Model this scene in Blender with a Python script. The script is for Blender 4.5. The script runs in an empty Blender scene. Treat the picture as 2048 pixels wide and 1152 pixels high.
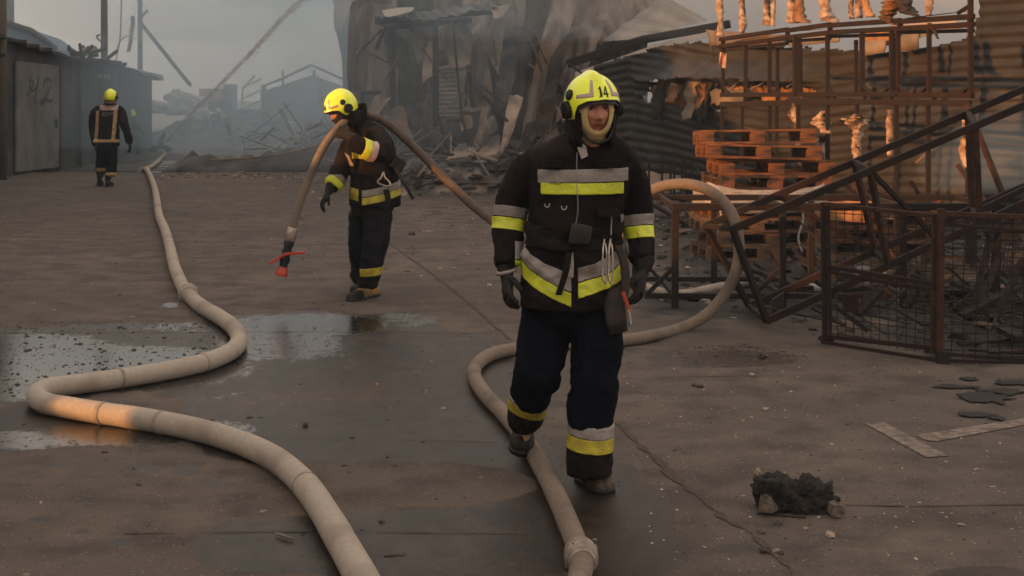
import bpy, bmesh, math, random
import numpy as np
from mathutils import Vector, Matrix, noise
random.seed(7)
S = bpy.context.scene
C = S.collection
F = 2844.0; H = 1.72; HY = 191.0      # focal length in photo pixels, eye height, horizon row
V = Vector
def P(x, y, Z): return V(((x-1024)/F*Z, Z, H-(y-HY)/F*Z))
def G(x, y, z=0.0):
    Z = F*(H-z)/(y-HY)
    return V(((x-1024)/F*Z, Z, z))

# ---------------------------------------------------------------- camera
cam = bpy.data.cameras.new('camera'); co = bpy.data.objects.new('camera', cam); C.objects.link(co)
co.location = (0, 0, H); co.rotation_euler = (math.pi/2, 0, 0)
cam.lens = 50; cam.sensor_width = 36; cam.shift_y = -(576-HY)/2048
cam.clip_start = 0.1; cam.clip_end = 600
cam.dof.use_dof = True; cam.dof.focus_distance = 6.3; cam.dof.aperture_fstop = 11
S.camera = co
# ---------------------------------------------------------------- light
SUN_EL = math.radians(10.0)
sdx, sdy = 0.85, 0.527                 # horizontal travel of the sunlight
world = bpy.data.worlds.new("World"); S.world = world; world.use_nodes = True
wn = world.node_tree; wn.nodes.clear()
wo = wn.nodes.new('ShaderNodeOutputWorld'); bg = wn.nodes.new('ShaderNodeBackground')
sky = wn.nodes.new('ShaderNodeTexSky'); sky.sky_type = 'NISHITA'; sky.sun_disc = False
sky.sun_elevation = SUN_EL; sky.sun_rotation = math.atan2(-sdx, -sdy); sky.dust_density = 4; sky.air_density = 1.2
mixw = wn.nodes.new('ShaderNodeMix'); mixw.data_type = 'RGBA'; mixw.inputs[0].default_value = 0.86
mixw.inputs[7].default_value = (5.7, 4.85, 4.15, 1)       # the smoke pall that covers most of the sky
wn.links.new(sky.outputs[0], mixw.inputs[6]); wn.links.new(mixw.outputs[2], bg.inputs[0])
bg.inputs[1].default_value = 0.1
wn.links.new(bg.outputs[0], wo.inputs[0])
sl = bpy.data.lights.new('sun', 'SUN'); so = bpy.data.objects.new('sun', sl); C.objects.link(so)
sl.energy = 2.8; sl.angle = math.radians(0.6); sl.color = (1.0, 0.43, 0.12)
so.rotation_euler = V((sdx*math.cos(SUN_EL), sdy*math.cos(SUN_EL), -math.sin(SUN_EL))).to_track_quat('-Z', 'Y').to_euler()
so.location = (-30, -20, 12)
S.view_settings.view_transform = 'Standard'; S.view_settings.look = 'None'
S.view_settings.gamma = 1; S.view_settings.use_curve_mapping = False
S.view_settings.exposure = 1.05
try:
    S.cycles.volume_bounces = 1
except Exception: pass

# ---------------------------------------------------------------- materials
MATS = {}
def M(name, c1, c2=None, scale=6, rough=0.8, rough2=None, metal=0.0, bump=0.2, bscale=40, stretch=(1,1,1), det=6, attr=None, contrast=(0.35, 0.65), c3=None, c3scale=2.0, sheen=0, coat=0, bdist=0.01, spec=0.5):
    if name in MATS: return MATS[name]
    m = bpy.data.materials.new(name); m.use_nodes = True; nt = m.node_tree; N = nt.nodes; L = nt.links
    b = N['Principled BSDF']
    tc = N.new('ShaderNodeTexCoord'); mp = N.new('ShaderNodeMapping'); mp.inputs['Scale'].default_value = stretch
    L.new(tc.outputs['Object'], mp.inputs[0])
    n1 = N.new('ShaderNodeTexNoise'); n1.inputs['Scale'].default_value = scale; n1.inputs['Detail'].default_value = det
    L.new(mp.outputs[0], n1.inputs[0])
    mr = N.new('ShaderNodeMapRange'); mr.inputs[1].default_value = contrast[0]; mr.inputs[2].default_value = contrast[1]
    L.new(n1.outputs[0], mr.inputs[0])
    mx = N.new('ShaderNodeMix'); mx.data_type = 'RGBA'
    mx.inputs[6].default_value = (*c1, 1); mx.inputs[7].default_value = (*(c2 or [v*0.7 for v in c1]), 1)
    L.new(mr.outputs[0], mx.inputs[0]); col = mx.outputs[2]
    if c3:
        n3 = N.new('ShaderNodeTexNoise'); n3.inputs['Scale'].default_value = c3scale; n3.inputs['Detail'].default_value = 8
        L.new(mp.outputs[0], n3.inputs[0])
        m3 = N.new('ShaderNodeMapRange'); m3.inputs[1].default_value = 0.5; m3.inputs[2].default_value = 0.62
        L.new(n3.outputs[0], m3.inputs[0])
        x3 = N.new('ShaderNodeMix'); x3.data_type = 'RGBA'; L.new(m3.outputs[0], x3.inputs[0]); L.new(col, x3.inputs[6])
        x3.inputs[7].default_value = (*c3, 1); col = x3.outputs[2]
    if attr:
        at = N.new('ShaderNodeAttribute'); at.attribute_name = attr
        xa = N.new('ShaderNodeMix'); xa.data_type = 'RGBA'; xa.blend_type = 'MULTIPLY'; xa.inputs[0].default_value = 1
        L.new(col, xa.inputs[6]); L.new(at.outputs['Color'], xa.inputs[7]); col = xa.outputs[2]
    L.new(col, b.inputs['Base Color'])
    if rough2 is not None:
        rr = N.new('ShaderNodeMapRange'); rr.inputs[3].default_value = rough; rr.inputs[4].default_value = rough2
        L.new(mr.outputs[0], rr.inputs[0]); L.new(rr.outputs[0], b.inputs['Roughness'])
    else: b.inputs['Roughness'].default_value = rough
    b.inputs['Metallic'].default_value = metal; b.inputs['Specular IOR Level'].default_value = spec
    if sheen: b.inputs['Sheen Weight'].default_value = sheen
    if coat: b.inputs['Coat Weight'].default_value = coat; b.inputs['Coat Roughness'].default_value = 0.25
    if bump:
        n2 = N.new('ShaderNodeTexNoise'); n2.inputs['Scale'].default_value = bscale; n2.inputs['Detail'].default_value = 5
        L.new(mp.outputs[0], n2.inputs[0])
        bp = N.new('ShaderNodeBump'); bp.inputs['Strength'].default_value = bump; bp.inputs['Distance'].default_value = bdist
        L.new(n2.outputs[0], bp.inputs['Height']); L.new(bp.outputs[0], b.inputs['Normal'])
    MATS[name] = m
    return m

rust = M('rusted_steel', (0.018,0.010,0.0075), (0.030,0.014,0.009), 9, 0.8, 0.95, 0, 0.5, 60, c3=(0.016,0.011,0.010), c3scale=4, spec=0.25)
burnt = M('burnt_steel', (0.015,0.012,0.011), (0.026,0.015,0.012), 8, 0.75, 0.95, 0, 0.4, 60, spec=0.25)
orust = M('orange_rust', (0.060,0.024,0.011), (0.024,0.012,0.008), 12, 0.8, 0.9, 0, 0.5, 70, spec=0.3)
charm = M('char', (0.012,0.011,0.010), (0.03,0.022,0.017), 20, 0.95, None, 0, 1.0, 90, bdist=0.02)
chipm = M('pale_chip', (0.52,0.42,0.33), (0.36,0.28,0.21), 30, 0.9, None, 0, 0.4, 60)
sootsheet = M('sooty_corrugated_steel', (0.046,0.038,0.037), (0.022,0.018,0.018), 1.6, 0.55, 0.8, 0.35, 0.25, 30, c3=(0.034,0.021,0.016), c3scale=1.1)
wallsheet = M('sooty_brown_wall_sheet', (0.030,0.025,0.024), (0.014,0.012,0.012), 1.6, 0.6, 0.85, 0.1, 0.25, 30, c3=(0.022,0.014,0.011), c3scale=1.1)
greysheet = M('scorched_grey_steel', (0.20,0.165,0.145), (0.075,0.06,0.053), 1.2, 0.6, 0.85, 0.1, 0.3, 25, (2.5,2.5,0.35), c3=(0.13,0.075,0.048), c3scale=0.9)
tansheet = M('tan_scorched_sheet', (0.26,0.19,0.14), (0.10,0.08,0.07), 2.2, 0.8, None, 0, 0.4, 25)
palesheet = M('pale_roof_sheet', (0.33,0.28,0.24), (0.20,0.17,0.15), 1.5, 0.7, None, 0.1, 0.3, 30)
insul = M('scorched_foam_insulation', (0.38,0.19,0.09), (0.09,0.045,0.028), 4, 0.95, None, 0, 1, 18, bdist=0.04)
foam = M('melted_foam', (0.52,0.38,0.28), (0.24,0.13,0.08), 11, 0.85, None, 0, 0.9, 45, bdist=0.02, c3=(0.05,0.03,0.022), c3scale=7)
woodo = M('orange_pallet_wood', (0.24,0.088,0.028), (0.11,0.042,0.016), 7, 0.8, None, 0, 0.4, 60, (1,8,8), c3=(0.035,0.018,0.012), c3scale=1.6)
woody = M('pale_pallet_wood', (0.22,0.115,0.05), (0.09,0.048,0.024), 7, 0.8, None, 0, 0.4, 60, (1,8,8), c3=(0.05,0.03,0.02), c3scale=1.5)
woodc = M('charred_pallet_wood', (0.05,0.028,0.018), (0.02,0.014,0.011), 12, 0.9, None, 0, 0.6, 50, c3=(0.16,0.06,0.03), c3scale=5)
wrapm = M('stretch_wrap', (0.42,0.38,0.36), (0.25,0.22,0.21), 12, 0.3, 0.5, 0, 0.8, 24, (1,1,5), bdist=0.02)
jacketm = M('black_turnout_cloth', (0.0125,0.0085,0.0085), (0.006,0.0045,0.005), 9, 0.9, None, 0, 0.5, 220, spec=0.12, c3=(0.019,0.013,0.0115), c3scale=5)
trouserm = M('navy_turnout_cloth', (0.0042,0.0042,0.0085), (0.0025,0.0025,0.005), 9, 0.95, None, 0, 0.5, 220, spec=0.08)
trouser2m = M('charcoal_turnout_cloth', (0.013,0.012,0.0135), (0.006,0.0055,0.0065), 9, 0.9, None, 0, 0.5, 150, spec=0.12)
greyband = M('grey_reflective_tape', (0.27,0.235,0.215), (0.20,0.17,0.155), 18, 0.45, None, 0, 0.4, 90)
yelband = M('yellow_reflective_tape', (0.62,0.66,0.03), (0.48,0.50,0.03), 16, 0.5, None, 0, 0.4, 90)
yelband2 = M('soiled_yellow_tape', (0.50,0.42,0.03), (0.32,0.25,0.03), 22, 0.6, None, 0, 0.4, 90)
tanband = M('tan_reflective_tape', (0.45,0.30,0.13), (0.32,0.20,0.09), 12, 0.6, None, 0, 0.2, 90)
pinkband = M('pinkish_reflective_tape', (0.42,0.30,0.26), (0.34,0.24,0.20), 12, 0.4, None, 0, 0.2, 90)
helmm = M('fluorescent_helmet_shell', (0.84,0.93,0.012), (0.74,0.80,0.012), 5, 0.32, None, 0, 0.05, 60, coat=0.5, c3=(0.70,0.74,0.02), c3scale=12)
blackp = M('black_plastic', (0.008,0.008,0.009), (0.014,0.014,0.014), 12, 0.5, None, 0, 0.2, 60, spec=0.25)
visorm = M('smoked_visor', (0.10,0.09,0.09), (0.06,0.055,0.055), 5, 0.2, None, 0.1, 0, coat=0.6)
hoodm = M('cream_knit_hood', (0.60,0.44,0.20), (0.48,0.34,0.16), 14, 0.95, None, 0, 0.5, 260)
darkhood = M('dark_knit_hood', (0.014,0.012,0.013), (0.022,0.018,0.018), 14, 0.95, None, 0, 0.5, 260)
glovem = M('black_glove_leather', (0.012,0.010,0.0095), (0.022,0.018,0.015), 20, 0.75, None, 0, 0.6, 120, spec=0.2)
bootm = M('black_boot_leather', (0.009,0.0075,0.007), (0.02,0.016,0.012), 18, 0.65, None, 0, 0.5, 90, spec=0.2)
boott = M('tan_boot_leather', (0.34,0.19,0.05), (0.13,0.075,0.03), 16, 0.8, None, 0, 0.5, 90)
boottoe = M('muddy_boot_toe', (0.085,0.06,0.035), (0.03,0.022,0.016), 30, 0.75, None, 0, 0.6, 90)
beltm = M('brown_black_webbing', (0.014,0.010,0.008), (0.008,0.006,0.005), 20, 0.85, None, 0, 0.6, 150, spec=0.15)
leatherm = M('dark_brown_leather', (0.032,0.019,0.012), (0.014,0.010,0.008), 14, 0.8, None, 0, 0.6, 70)
redm = M('red_handle', (0.45,0.045,0.018), (0.30,0.03,0.015), 10, 0.5, None, 0, 0.2, 60)
steelm = M('worn_steel', (0.5,0.45,0.40), (0.3,0.26,0.22), 20, 0.3, 0.5, 0.9, 0.2, 60)
skinm = M('skin', (0.50,0.22,0.135), (0.40,0.155,0.09), 18, 0.5, None, 0, 0.15, 160, attr='tint')
hoseb = M('pale_canvas_hose', (0.36,0.305,0.25), (0.31,0.26,0.21), 45, 0.85, None, 0, 0.3, 320, c3=(0.26,0.21,0.17), c3scale=3)
hosed = M('dirty_canvas_hose', (0.19,0.145,0.11), (0.15,0.113,0.086), 45, 0.9, None, 0, 0.3, 260, c3=(0.11,0.082,0.062), c3scale=3)
hosedk = M('dark_brown_hose', (0.10,0.066,0.048), (0.06,0.04,0.03), 16, 0.75, None, 0, 0.5, 260)  # darker brown for one length of the carried hose
coupm = M('scuffed_alloy_coupling', (0.36,0.29,0.25), (0.22,0.18,0.15), 25, 0.45, None, 0.5, 0.3, 60)
shedm = M('sooty_shed_wall', (0.052,0.049,0.050), (0.030,0.028,0.031), 1.3, 0.9, None, 0, 0.5, 20, c3=(0.020,0.019,0.021), c3scale=0.8)
shedl = M('grey_metal_door', (0.145,0.14,0.13), (0.095,0.09,0.086), 1.5, 0.8, None, 0, 0.3, 20, c3=(0.085,0.08,0.078), c3scale=0.9)
roofm = M('blue_grey_roofing', (0.14,0.19,0.26), (0.09,0.12,0.17), 2, 0.7, None, 0, 0.4, 20)
polem = M('weathered_pole', (0.11,0.085,0.07), (0.07,0.055,0.045), 6, 0.9, None, 0, 0.5, 30, (1,1,0.2))
whitem = M('white_sacking', (0.62,0.62,0.60), (0.45,0.45,0.44), 4, 0.85, None, 0, 0.7, 14, bdist=0.05)
bluem = M('blue_painted_steel', (0.05,0.085,0.17), (0.035,0.06,0.12), 4, 0.6, None, 0, 0.2, 30)
brickm = M('reddish_crate_wood', (0.24,0.12,0.09), (0.15,0.075,0.055), 6, 0.85, None, 0, 0.5, 40)
whitep = M('white_painted_steel', (0.62,0.60,0.55), (0.45,0.43,0.38), 5, 0.6, None, 0, 0.2, 30)
rubblem = M('sooty_rubble', (0.11,0.095,0.085), (0.045,0.038,0.034), 7, 0.95, None, 0, 1.0, 40, c3=(0.24,0.19,0.15), c3scale=2.5, bdist=0.02)
rockp = M('pale_rubble', (0.34,0.25,0.18), (0.16,0.115,0.085), 30, 0.9, None, 0, 0.9, 60)
rockd = M('dark_rubble', (0.035,0.028,0.025), (0.075,0.06,0.05), 30, 0.95, None, 0, 1.0, 60)
paintm = M('black_spray_paint', (0.022,0.021,0.024), None, 6, 0.7, None, 0, 0)
brownsheet = M('brown_burnt_sheet', (0.13,0.085,0.058), (0.05,0.034,0.026), 1.5, 0.8, None, 0.1, 0.3, 25, (2.5,2.5,0.35), c3=(0.17,0.14,0.12), c3scale=1.1)
plaster = M('scorched_plasterboard', (0.38,0.28,0.21), (0.20,0.145,0.11), 3, 0.95, None, 0, 0.6, 25, c3=(0.11,0.085,0.075), c3scale=2.2)

# ---------------------------------------------------------------- object helpers
def wloc(o):
    p = V((0,0,0))
    while o is not None: p += o.location; o = o.parent
    return p
def thing(name, label, cat, loc=(0,0,0), group=None):
    o = bpy.data.objects.new(name, None); C.objects.link(o); o.location = loc; o.empty_display_size = 0.2
    o['label'] = label; o['category'] = cat
    if group: o['group'] = group
    return o
def tag(o, label, cat, group=None, kind=None):
    if label: o['label'] = label
    if cat: o['category'] = cat
    if group: o['group'] = group
    if kind: o['kind'] = kind
    return o
def link(name, me, mat, parent=None, loc=None):
    o = bpy.data.objects.new(name, me); C.objects.link(o)
    if mat and not me.materials: me.materials.append(mat)
    if parent: o.parent = parent
    if loc is not None: o.location = loc
    return o
def mesh_obj(name, verts, faces, mat, parent=None, smooth=False, origin=None):
    """verts in world space; the origin goes to the parent's place or to 'origin'"""
    off = wloc(parent) if parent else (V(origin) if origin is not None else V((0,0,0)))
    a = np.array([tuple(v) for v in verts], dtype=float) - np.array(off)
    me = bpy.data.meshes.new(name); me.from_pydata(a.tolist(), [], faces)
    if smooth: me.polygons.foreach_set('use_smooth', [True]*len(me.polygons))
    me.update()
    return link(name, me, mat, parent, None if parent else off)
def solid(o, t, off=0):
    s = o.modifiers.new('thick', 'SOLIDIFY'); s.thickness = t; s.offset = off
    return o

class MB:
    def __init__(s): s.v = []; s.f = []
    def add(s, vs, fs):
        k = len(s.v); s.v += [V(v) for v in vs]; s.f += [[i+k for i in f] for f in fs]; return s
    def box(s, c, size, R=None, taper=1.0):
        c = V(c); hx, hy, hz = size[0]/2, size[1]/2, size[2]/2; vs = []
        for z in (-1, 1):
            t = taper if z > 0 else 1
            for x, y in ((-1,-1),(1,-1),(1,1),(-1,1)):
                p = V((x*hx*t, y*hy*t, z*hz)); p = (R @ p) if R else p
                vs.append(c+p)
        return s.add(vs, [(0,3,2,1),(4,5,6,7),(0,1,5,4),(1,2,6,5),(2,3,7,6),(3,0,4,7)])
    def beam(s, p0, p1, w=0.04, h=None, up=V((0,0,1)), ch=0.15):
        h = h or w; p0 = V(p0); p1 = V(p1); d = (p1-p0).normalized()
        if abs(d.dot(up)) > 0.95: up = V((0,1,0))
        a = d.cross(up).normalized(); b = a.cross(d).normalized(); vs = []
        prof = [(-1,-1+ch),(-1+ch,-1),(1-ch,-1),(1,-1+ch),(1,1-ch),(1-ch,1),(-1+ch,1),(-1,1-ch)]
        for p in (p0, p1):
            for x, y in prof: vs.append(p + a*x*w/2 + b*y*h/2)
        fs = [(i, (i+1)%8, 8+(i+1)%8, 8+i) for i in range(8)] + [tuple(range(7,-1,-1)), tuple(range(8,16))]
        return s.add(vs, fs)
    def tube(s, pts, r, n=12, caps=True, flat=None):
        pts = [V(p) for p in pts]; m = len(pts); rs = r if hasattr(r, '__len__') else [r]*m
        d = (pts[1]-pts[0]).normalized(); ref = V((0,0,1)) if abs(d.z) < 0.9 else V((0,1,0))
        a = d.cross(ref).normalized(); vs = []
        for i, p in enumerate(pts):
            d = (pts[min(i+1,m-1)]-pts[max(i-1,0)]).normalized()
            a = (a - d*a.dot(d)).normalized(); b = d.cross(a)
            for k in range(n):
                t = 2*math.pi*k/n; vs.append(p + (a*math.cos(t)+b*math.sin(t))*rs[i])
        fs = [(i*n+k, i*n+(k+1)%n, (i+1)*n+(k+1)%n, (i+1)*n+k) for i in range(m-1) for k in range(n)]
        if caps: fs += [tuple(range(n-1,-1,-1)), tuple(range((m-1)*n, m*n))]
        return s.add(vs, fs)
    def loft(s, rings, n=24, e=2.0):
        """rings: (centre, side vector*halfwidth, front vector*halfdepth)"""
        vs = []; m = len(rings)
        for c, a, b in rings:
            for k in range(n):
                t = 2*math.pi*k/n; ct, st = math.cos(t), math.sin(t)
                vs.append(V(c)+V(a)*math.copysign(abs(ct)**(2/e), ct)+V(b)*math.copysign(abs(st)**(2/e), st))
        fs = [(i*n+k, i*n+(k+1)%n, (i+1)*n+(k+1)%n, (i+1)*n+k) for i in range(m-1) for k in range(n)]
        fs += [tuple(range(n-1,-1,-1)), tuple(range((m-1)*n, m*n))]
        return s.add(vs, fs)
    def prism(s, pts, depth):
        """polygon pts (world) extruded along vector depth"""
        n = len(pts); vs = [V(p) for p in pts]+[V(p)+V(depth) for p in pts]
        return s.add(vs, [tuple(range(n)), tuple(range(2*n-1, n-1, -1))]+[(i, n+i, n+(i+1)%n, (i+1)%n) for i in range(n)])
    def build(s, name, mat, parent=None, smooth=False, origin=None):
        return mesh_obj(name, s.v, s.f, mat, parent, smooth, origin)

def catmull(pts, k=8):
    pts = [V(p) for p in pts]; q = [pts[0]*2-pts[1]]+pts+[pts[-1]*2-pts[-2]]; out = []
    for i in range(1, len(q)-2):
        p0, p1, p2, p3 = q[i-1:i+3]
        for j in range(k):
            t = j/k; out.append(0.5*((2*p1)+(p2-p0)*t+(2*p0-5*p1+4*p2-p3)*t*t+(3*p1-p0-3*p2+p3)*t**3))
    out.append(pts[-1]); return out

def remesh(mb, vox, smooth=3):
    me = bpy.data.meshes.new('tmp'); me.from_pydata([tuple(v) for v in mb.v], [], mb.f)
    bm = bmesh.new(); bm.from_mesh(me); bmesh.ops.recalc_face_normals(bm, faces=bm.faces); bm.to_mesh(me); bm.free()
    o = bpy.data.objects.new('tmp', me); C.objects.link(o)
    r = o.modifiers.new('r', 'REMESH'); r.mode = 'VOXEL'; r.voxel_size = vox
    if smooth:
        k = o.modifiers.new('s', 'SMOOTH'); k.iterations = smooth; k.factor = 0.6
    dg = bpy.context.evaluated_depsgraph_get()
    out = bpy.data.meshes.new_from_object(o.evaluated_get(dg))
    bpy.data.objects.remove(o); bpy.data.meshes.remove(me)
    return out
def displace(me, fn):
    """fn(point, normal) -> offset along normal"""
    nv = len(me.vertices); co_ = np.empty(nv*3); me.vertices.foreach_get('co', co_); co_ = co_.reshape(-1,3)
    no = np.empty(nv*3); me.vertex_normals.foreach_get('vector', no); no = no.reshape(-1,3)
    d = np.array([fn(V(p), n) for p, n in zip(co_.tolist(), no.tolist())])
    me.vertices.foreach_set('co', (co_+no*d[:,None]).ravel()); me.update()
def place(name, me, mat, parent):
    off = wloc(parent); me.transform(Matrix.Translation(-off))
    me.polygons.foreach_set('use_smooth', [True]*len(me.polygons)); me.name = name
    me.materials.clear(); me.materials.append(mat)
    return link(name, me, mat, parent)
def band(me, name, mat, parent, planes, offset=0.005, thick=0.004):
    """cut a strip out of mesh 'me' (world space): keep where n.(p-c) <= 0 for each plane, lift it off the cloth"""
    bm = bmesh.new(); bm.from_mesh(me)
    for c, n in planes:
        bmesh.ops.bisect_plane(bm, geom=bm.verts[:]+bm.edges[:]+bm.faces[:], plane_co=c, plane_no=n, clear_outer=True)
    bm.normal_update()
    off = wloc(parent)
    for v in bm.verts: v.co += v.normal*offset - off
    m2 = bpy.data.meshes.new(name); bm.to_mesh(m2); bm.free()
    m2.polygons.foreach_set('use_smooth', [True]*len(m2.polygons)); m2.materials.clear(); m2.materials.append(mat)
    o = link(name, m2, mat, parent); solid(o, thick, -1); return o
# ================================================================ THE SETTING
GZ = -0.12                              # level of the yard beyond the step
def ground_material(name, near):
    m = bpy.data.materials.new(name); m.use_nodes = True; nt = m.node_tree; N = nt.nodes; L = nt.links; b = N['Principled BSDF']
    geo = N.new('ShaderNodeNewGeometry')
    def noi(scale, det=6, st=(1,1,1), rough=0.55):
        mp = N.new('ShaderNodeMapping'); mp.inputs['Scale'].default_value = st; L.new(geo.outputs['Position'], mp.inputs[0])
        n = N.new('ShaderNodeTexNoise'); n.inputs['Scale'].default_value = scale; n.inputs['Detail'].default_value = det
        n.inputs['Roughness'].default_value = rough
        L.new(mp.outputs[0], n.inputs[0]); return n.outputs[0]
    def mr(x, a, b_, c=0, d=1, smooth=False):
        r = N.new('ShaderNodeMapRange'); r.inputs[1].default_value = a; r.inputs[2].default_value = b_
        r.inputs[3].default_value = c; r.inputs[4].default_value = d
        if smooth: r.interpolation_type = 'SMOOTHSTEP'
        L.new(x, r.inputs[0]); return r.outputs[0]
    def math_(op, x, y):
        q = N.new('ShaderNodeMath'); q.operation = op
        for i, v in enumerate((x, y)):
            if hasattr(v, 'node'): L.new(v, q.inputs[i])
            else: q.inputs[i].default_value = v
        return q.outputs[0]
    def mix(fac, a, c, mode='MIX'):
        q = N.new('ShaderNodeMix'); q.data_type = 'RGBA'; q.blend_type = mode
        if hasattr(fac, 'node'): L.new(fac, q.inputs[0])
        else: q.inputs[0].default_value = fac
        for i, v in ((6, a), (7, c)):
            if hasattr(v, 'node'): L.new(v, q.inputs[i])
            else: q.inputs[i].default_value = (*v, 1)
        return q.outputs[2]
    big = noi(0.55, 5); mid = noi(3.2, 8); fine = noi(60, 6); grain = noi(240, 3)
    col = mix(mr(big, 0.35, 0.65), (0.150,0.109,0.083), (0.082,0.060,0.046))
    col = mix(mr(mid, 0.42, 0.66), col, (0.048,0.036,0.029))
    col = mix(mr(grain, 0.3, 0.75, 0, 0.75), col, (0.045,0.036,0.032))
    # aggregate: pale and dark grains
    vo = N.new('ShaderNodeTexVoronoi'); vo.inputs['Scale'].default_value = 75; L.new(geo.outputs['Position'], vo.inputs[0])
    sep = N.new('ShaderNodeSeparateColor'); L.new(vo.outputs['Color'], sep.inputs[0])
    pick = math_('GREATER_THAN', sep.outputs[0], 0.93)
    small = math_('LESS_THAN', vo.outputs['Distance'], 0.33)
    col = mix(math_('MULTIPLY', pick, small), col, (0.19,0.15,0.12))
    pickd = math_('GREATER_THAN', sep.outputs[1], 0.93)
    col = mix(math_('MULTIPLY', pickd, small), col, (0.022,0.018,0.016))
    if near:
        aw = N.new('ShaderNodeAttribute'); aw.attribute_name = 'wet'
        ad = N.new('ShaderNodeAttribute'); ad.attribute_name = 'damp'
        as_ = N.new('ShaderNodeAttribute'); as_.attribute_name = 'soot'
        n1 = noi(2.6, 10, (1, 0.6, 1), 0.7); n2 = noi(7.5, 10, (1, 0.45, 1), 0.74)
        wetf = math_('ADD', aw.outputs['Fac'], math_('MULTIPLY', math_('SUBTRACT', n2, 0.5), 1.5))
        wet = mr(wetf, 0.50, 0.60, 0, 1, True)
        dampf = math_('ADD', ad.outputs['Fac'], math_('MULTIPLY', math_('SUBTRACT', n1, 0.5), 1.3))
        damp = mr(dampf, 0.46, 0.58, 0, 1, True)
        damp = math_('MAXIMUM', damp, mr(wetf, 0.34, 0.46, 0, 1, True))
        col = mix(math_('MULTIPLY', damp, mr(noi(9, 8, (1, .6, 1), .7), .36, .60, .66, .97)), col, (0.016,0.0110,0.0085))
        sootf = math_('ADD', as_.outputs['Fac'], math_('MULTIPLY', math_('SUBTRACT', mid, 0.5), 1.2))
        col = mix(mr(sootf, 0.35, 0.75, 0, 0.88), col, (0.014,0.011,0.010))
        wet2 = math_('MULTIPLY', wet, mr(math_('ADD', noi(16, 8, (1, 0.5, 1), 0.75), math_('MULTIPLY', math_('SUBTRACT', aw.outputs['Fac'], 0.6), 0.22)), 0.42, 0.52))
        col = mix(math_('MULTIPLY', wet2, 0.65), col, (0.014,0.012,0.011))
        r = mix(damp, (0.92,)*3, (0.42,)*3); wr_ = mr(aw.outputs['Fac'], 0.5, 1.15, 0.26, 0.10); cw = N.new('ShaderNodeCombineColor'); [L.new(wr_, cw.inputs[i]) for i in range(3)]; r = mix(wet2, r, cw.outputs[0])
        L.new(r, b.inputs['Roughness'])
        L.new(math_('SUBTRACT', math_('ADD', 0.5, math_('MULTIPLY', wet2, 0.3)), math_('MULTIPLY', damp, 0.32)), b.inputs['Specular IOR Level'])
        bs = math_('MULTIPLY', math_('SUBTRACT', 1.0, math_('MULTIPLY', wet2, 0.9)), math_('SUBTRACT', 0.55, math_('MULTIPLY', damp, 0.32)))
    else:
        n2 = noi(0.5, 9, (0.7, 2.2, 1), 0.6)
        wet = mr(n2, 0.50, 0.56)
        col = mix(0.5, col, (0.035,0.037,0.043))
        col = mix(math_('MULTIPLY', wet, 0.6), col, (0.012,0.012,0.013))
        r = mix(wet, (0.8,)*3, (0.12,)*3); L.new(r, b.inputs['Roughness'])
        bs = math_('MULTIPLY', math_('SUBTRACT', 1.0, math_('MULTIPLY', wet, 0.9)), 0.5)
    L.new(col, b.inputs['Base Color'])
    hgt = math_('ADD', math_('MULTIPLY', fine, 0.6), math_('MULTIPLY', mid, 1.5)); hgt = math_('ADD', hgt, math_('MULTIPLY', grain, 0.3))
    bp = N.new('ShaderNodeBump'); bp.inputs['Distance'].default_value = 0.02
    L.new(bs, bp.inputs['Strength']); L.new(hgt, bp.inputs['Height']); L.new(bp.outputs[0], b.inputs['Normal'])
    return m
gmat = ground_material('worn_concrete', True); gfar = ground_material('dark_wet_yard', False)

# where water stands or has soaked in: photo columns/rows of the patches, laid out on the ground
WET = [(200,735,330,50,1.15),(60,700,190,42,1.0),(60,770,150,40,0.95),(200,870,190,26,0.9),(40,880,120,24,0.85),(620,650,190,26,0.95),(560,690,160,40,0.75),
       (800,640,110,18,0.6),(380,655,120,14,0.6),(520,800,200,30,0.42),(700,700,70,60,0.5),(420,860,120,22,0.8),(342,610,20,6,1.0),(250,960,50,10,0.2),
       (700,1000,60,30,0.3)]
DAMP = [(300,700,420,60,1.0),(620,680,330,60,1.0),(640,780,330,100,1.0),(870,800,250,150,0.95),(600,880,260,60,0.9),(160,850,240,50,1.0),
        (850,1090,420,80,1.0),(500,1090,180,70,0.85),(1000,930,150,110,0.8),(1180,1020,200,120,0.8),(1260,1110,160,80,0.7),
        (60,665,200,14,1.1),(1440,718,170,24,0.75),(1960,1152,120,24,0.9),(1480,1100,90,22,0.5),(1340,960,80,30,0.5),
        (285,935,40,13,1.35),(385,930,28,9,1.35),(360,945,30,9,1.35),(420,965,32,12,1.35),(180,1010,32,10,1.35),(60,950,40,9,1.35),(30,970,30,8,1.35),(240,1085,38,14,1.35),
        (355,1015,40,8,1.35),(170,1065,24,10,1.35),(90,1040,40,10,1.35),(120,930,40,8,1.35)]
DRY = [(860,970,200,40,1.5),(150,1040,320,110,0.45),(620,960,60,50,0.4)]
SOOT = [(1800,520,500,120,1.1),(1960,650,200,70,1.1),(1700,560,420,80,0.9),(1500,600,260,50,0.9),(1950,680,150,60,0.9),(1750,480,420,80,1.0),(1400,480,200,60,0.6),(1480,705,90,20,0.5),(1000,420,260,40,0.35),(430,545,80,12,0.4)]
def field(px, py, L_, neg=None):
    v = np.zeros_like(px)
    for x, y, rx, ry, a in L_:
        d = ((px-x)/rx)**2+((py-y)/ry)**2
        v = np.maximum(v, a*np.clip(1.35-d, 0, 1))
    return v
xs = np.concatenate([np.linspace(-60,-13,12), np.arange(-12.8,-5,0.2), np.arange(-5,5,0.06), np.arange(5,9,0.2), np.linspace(9.5,60,12)])
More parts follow.
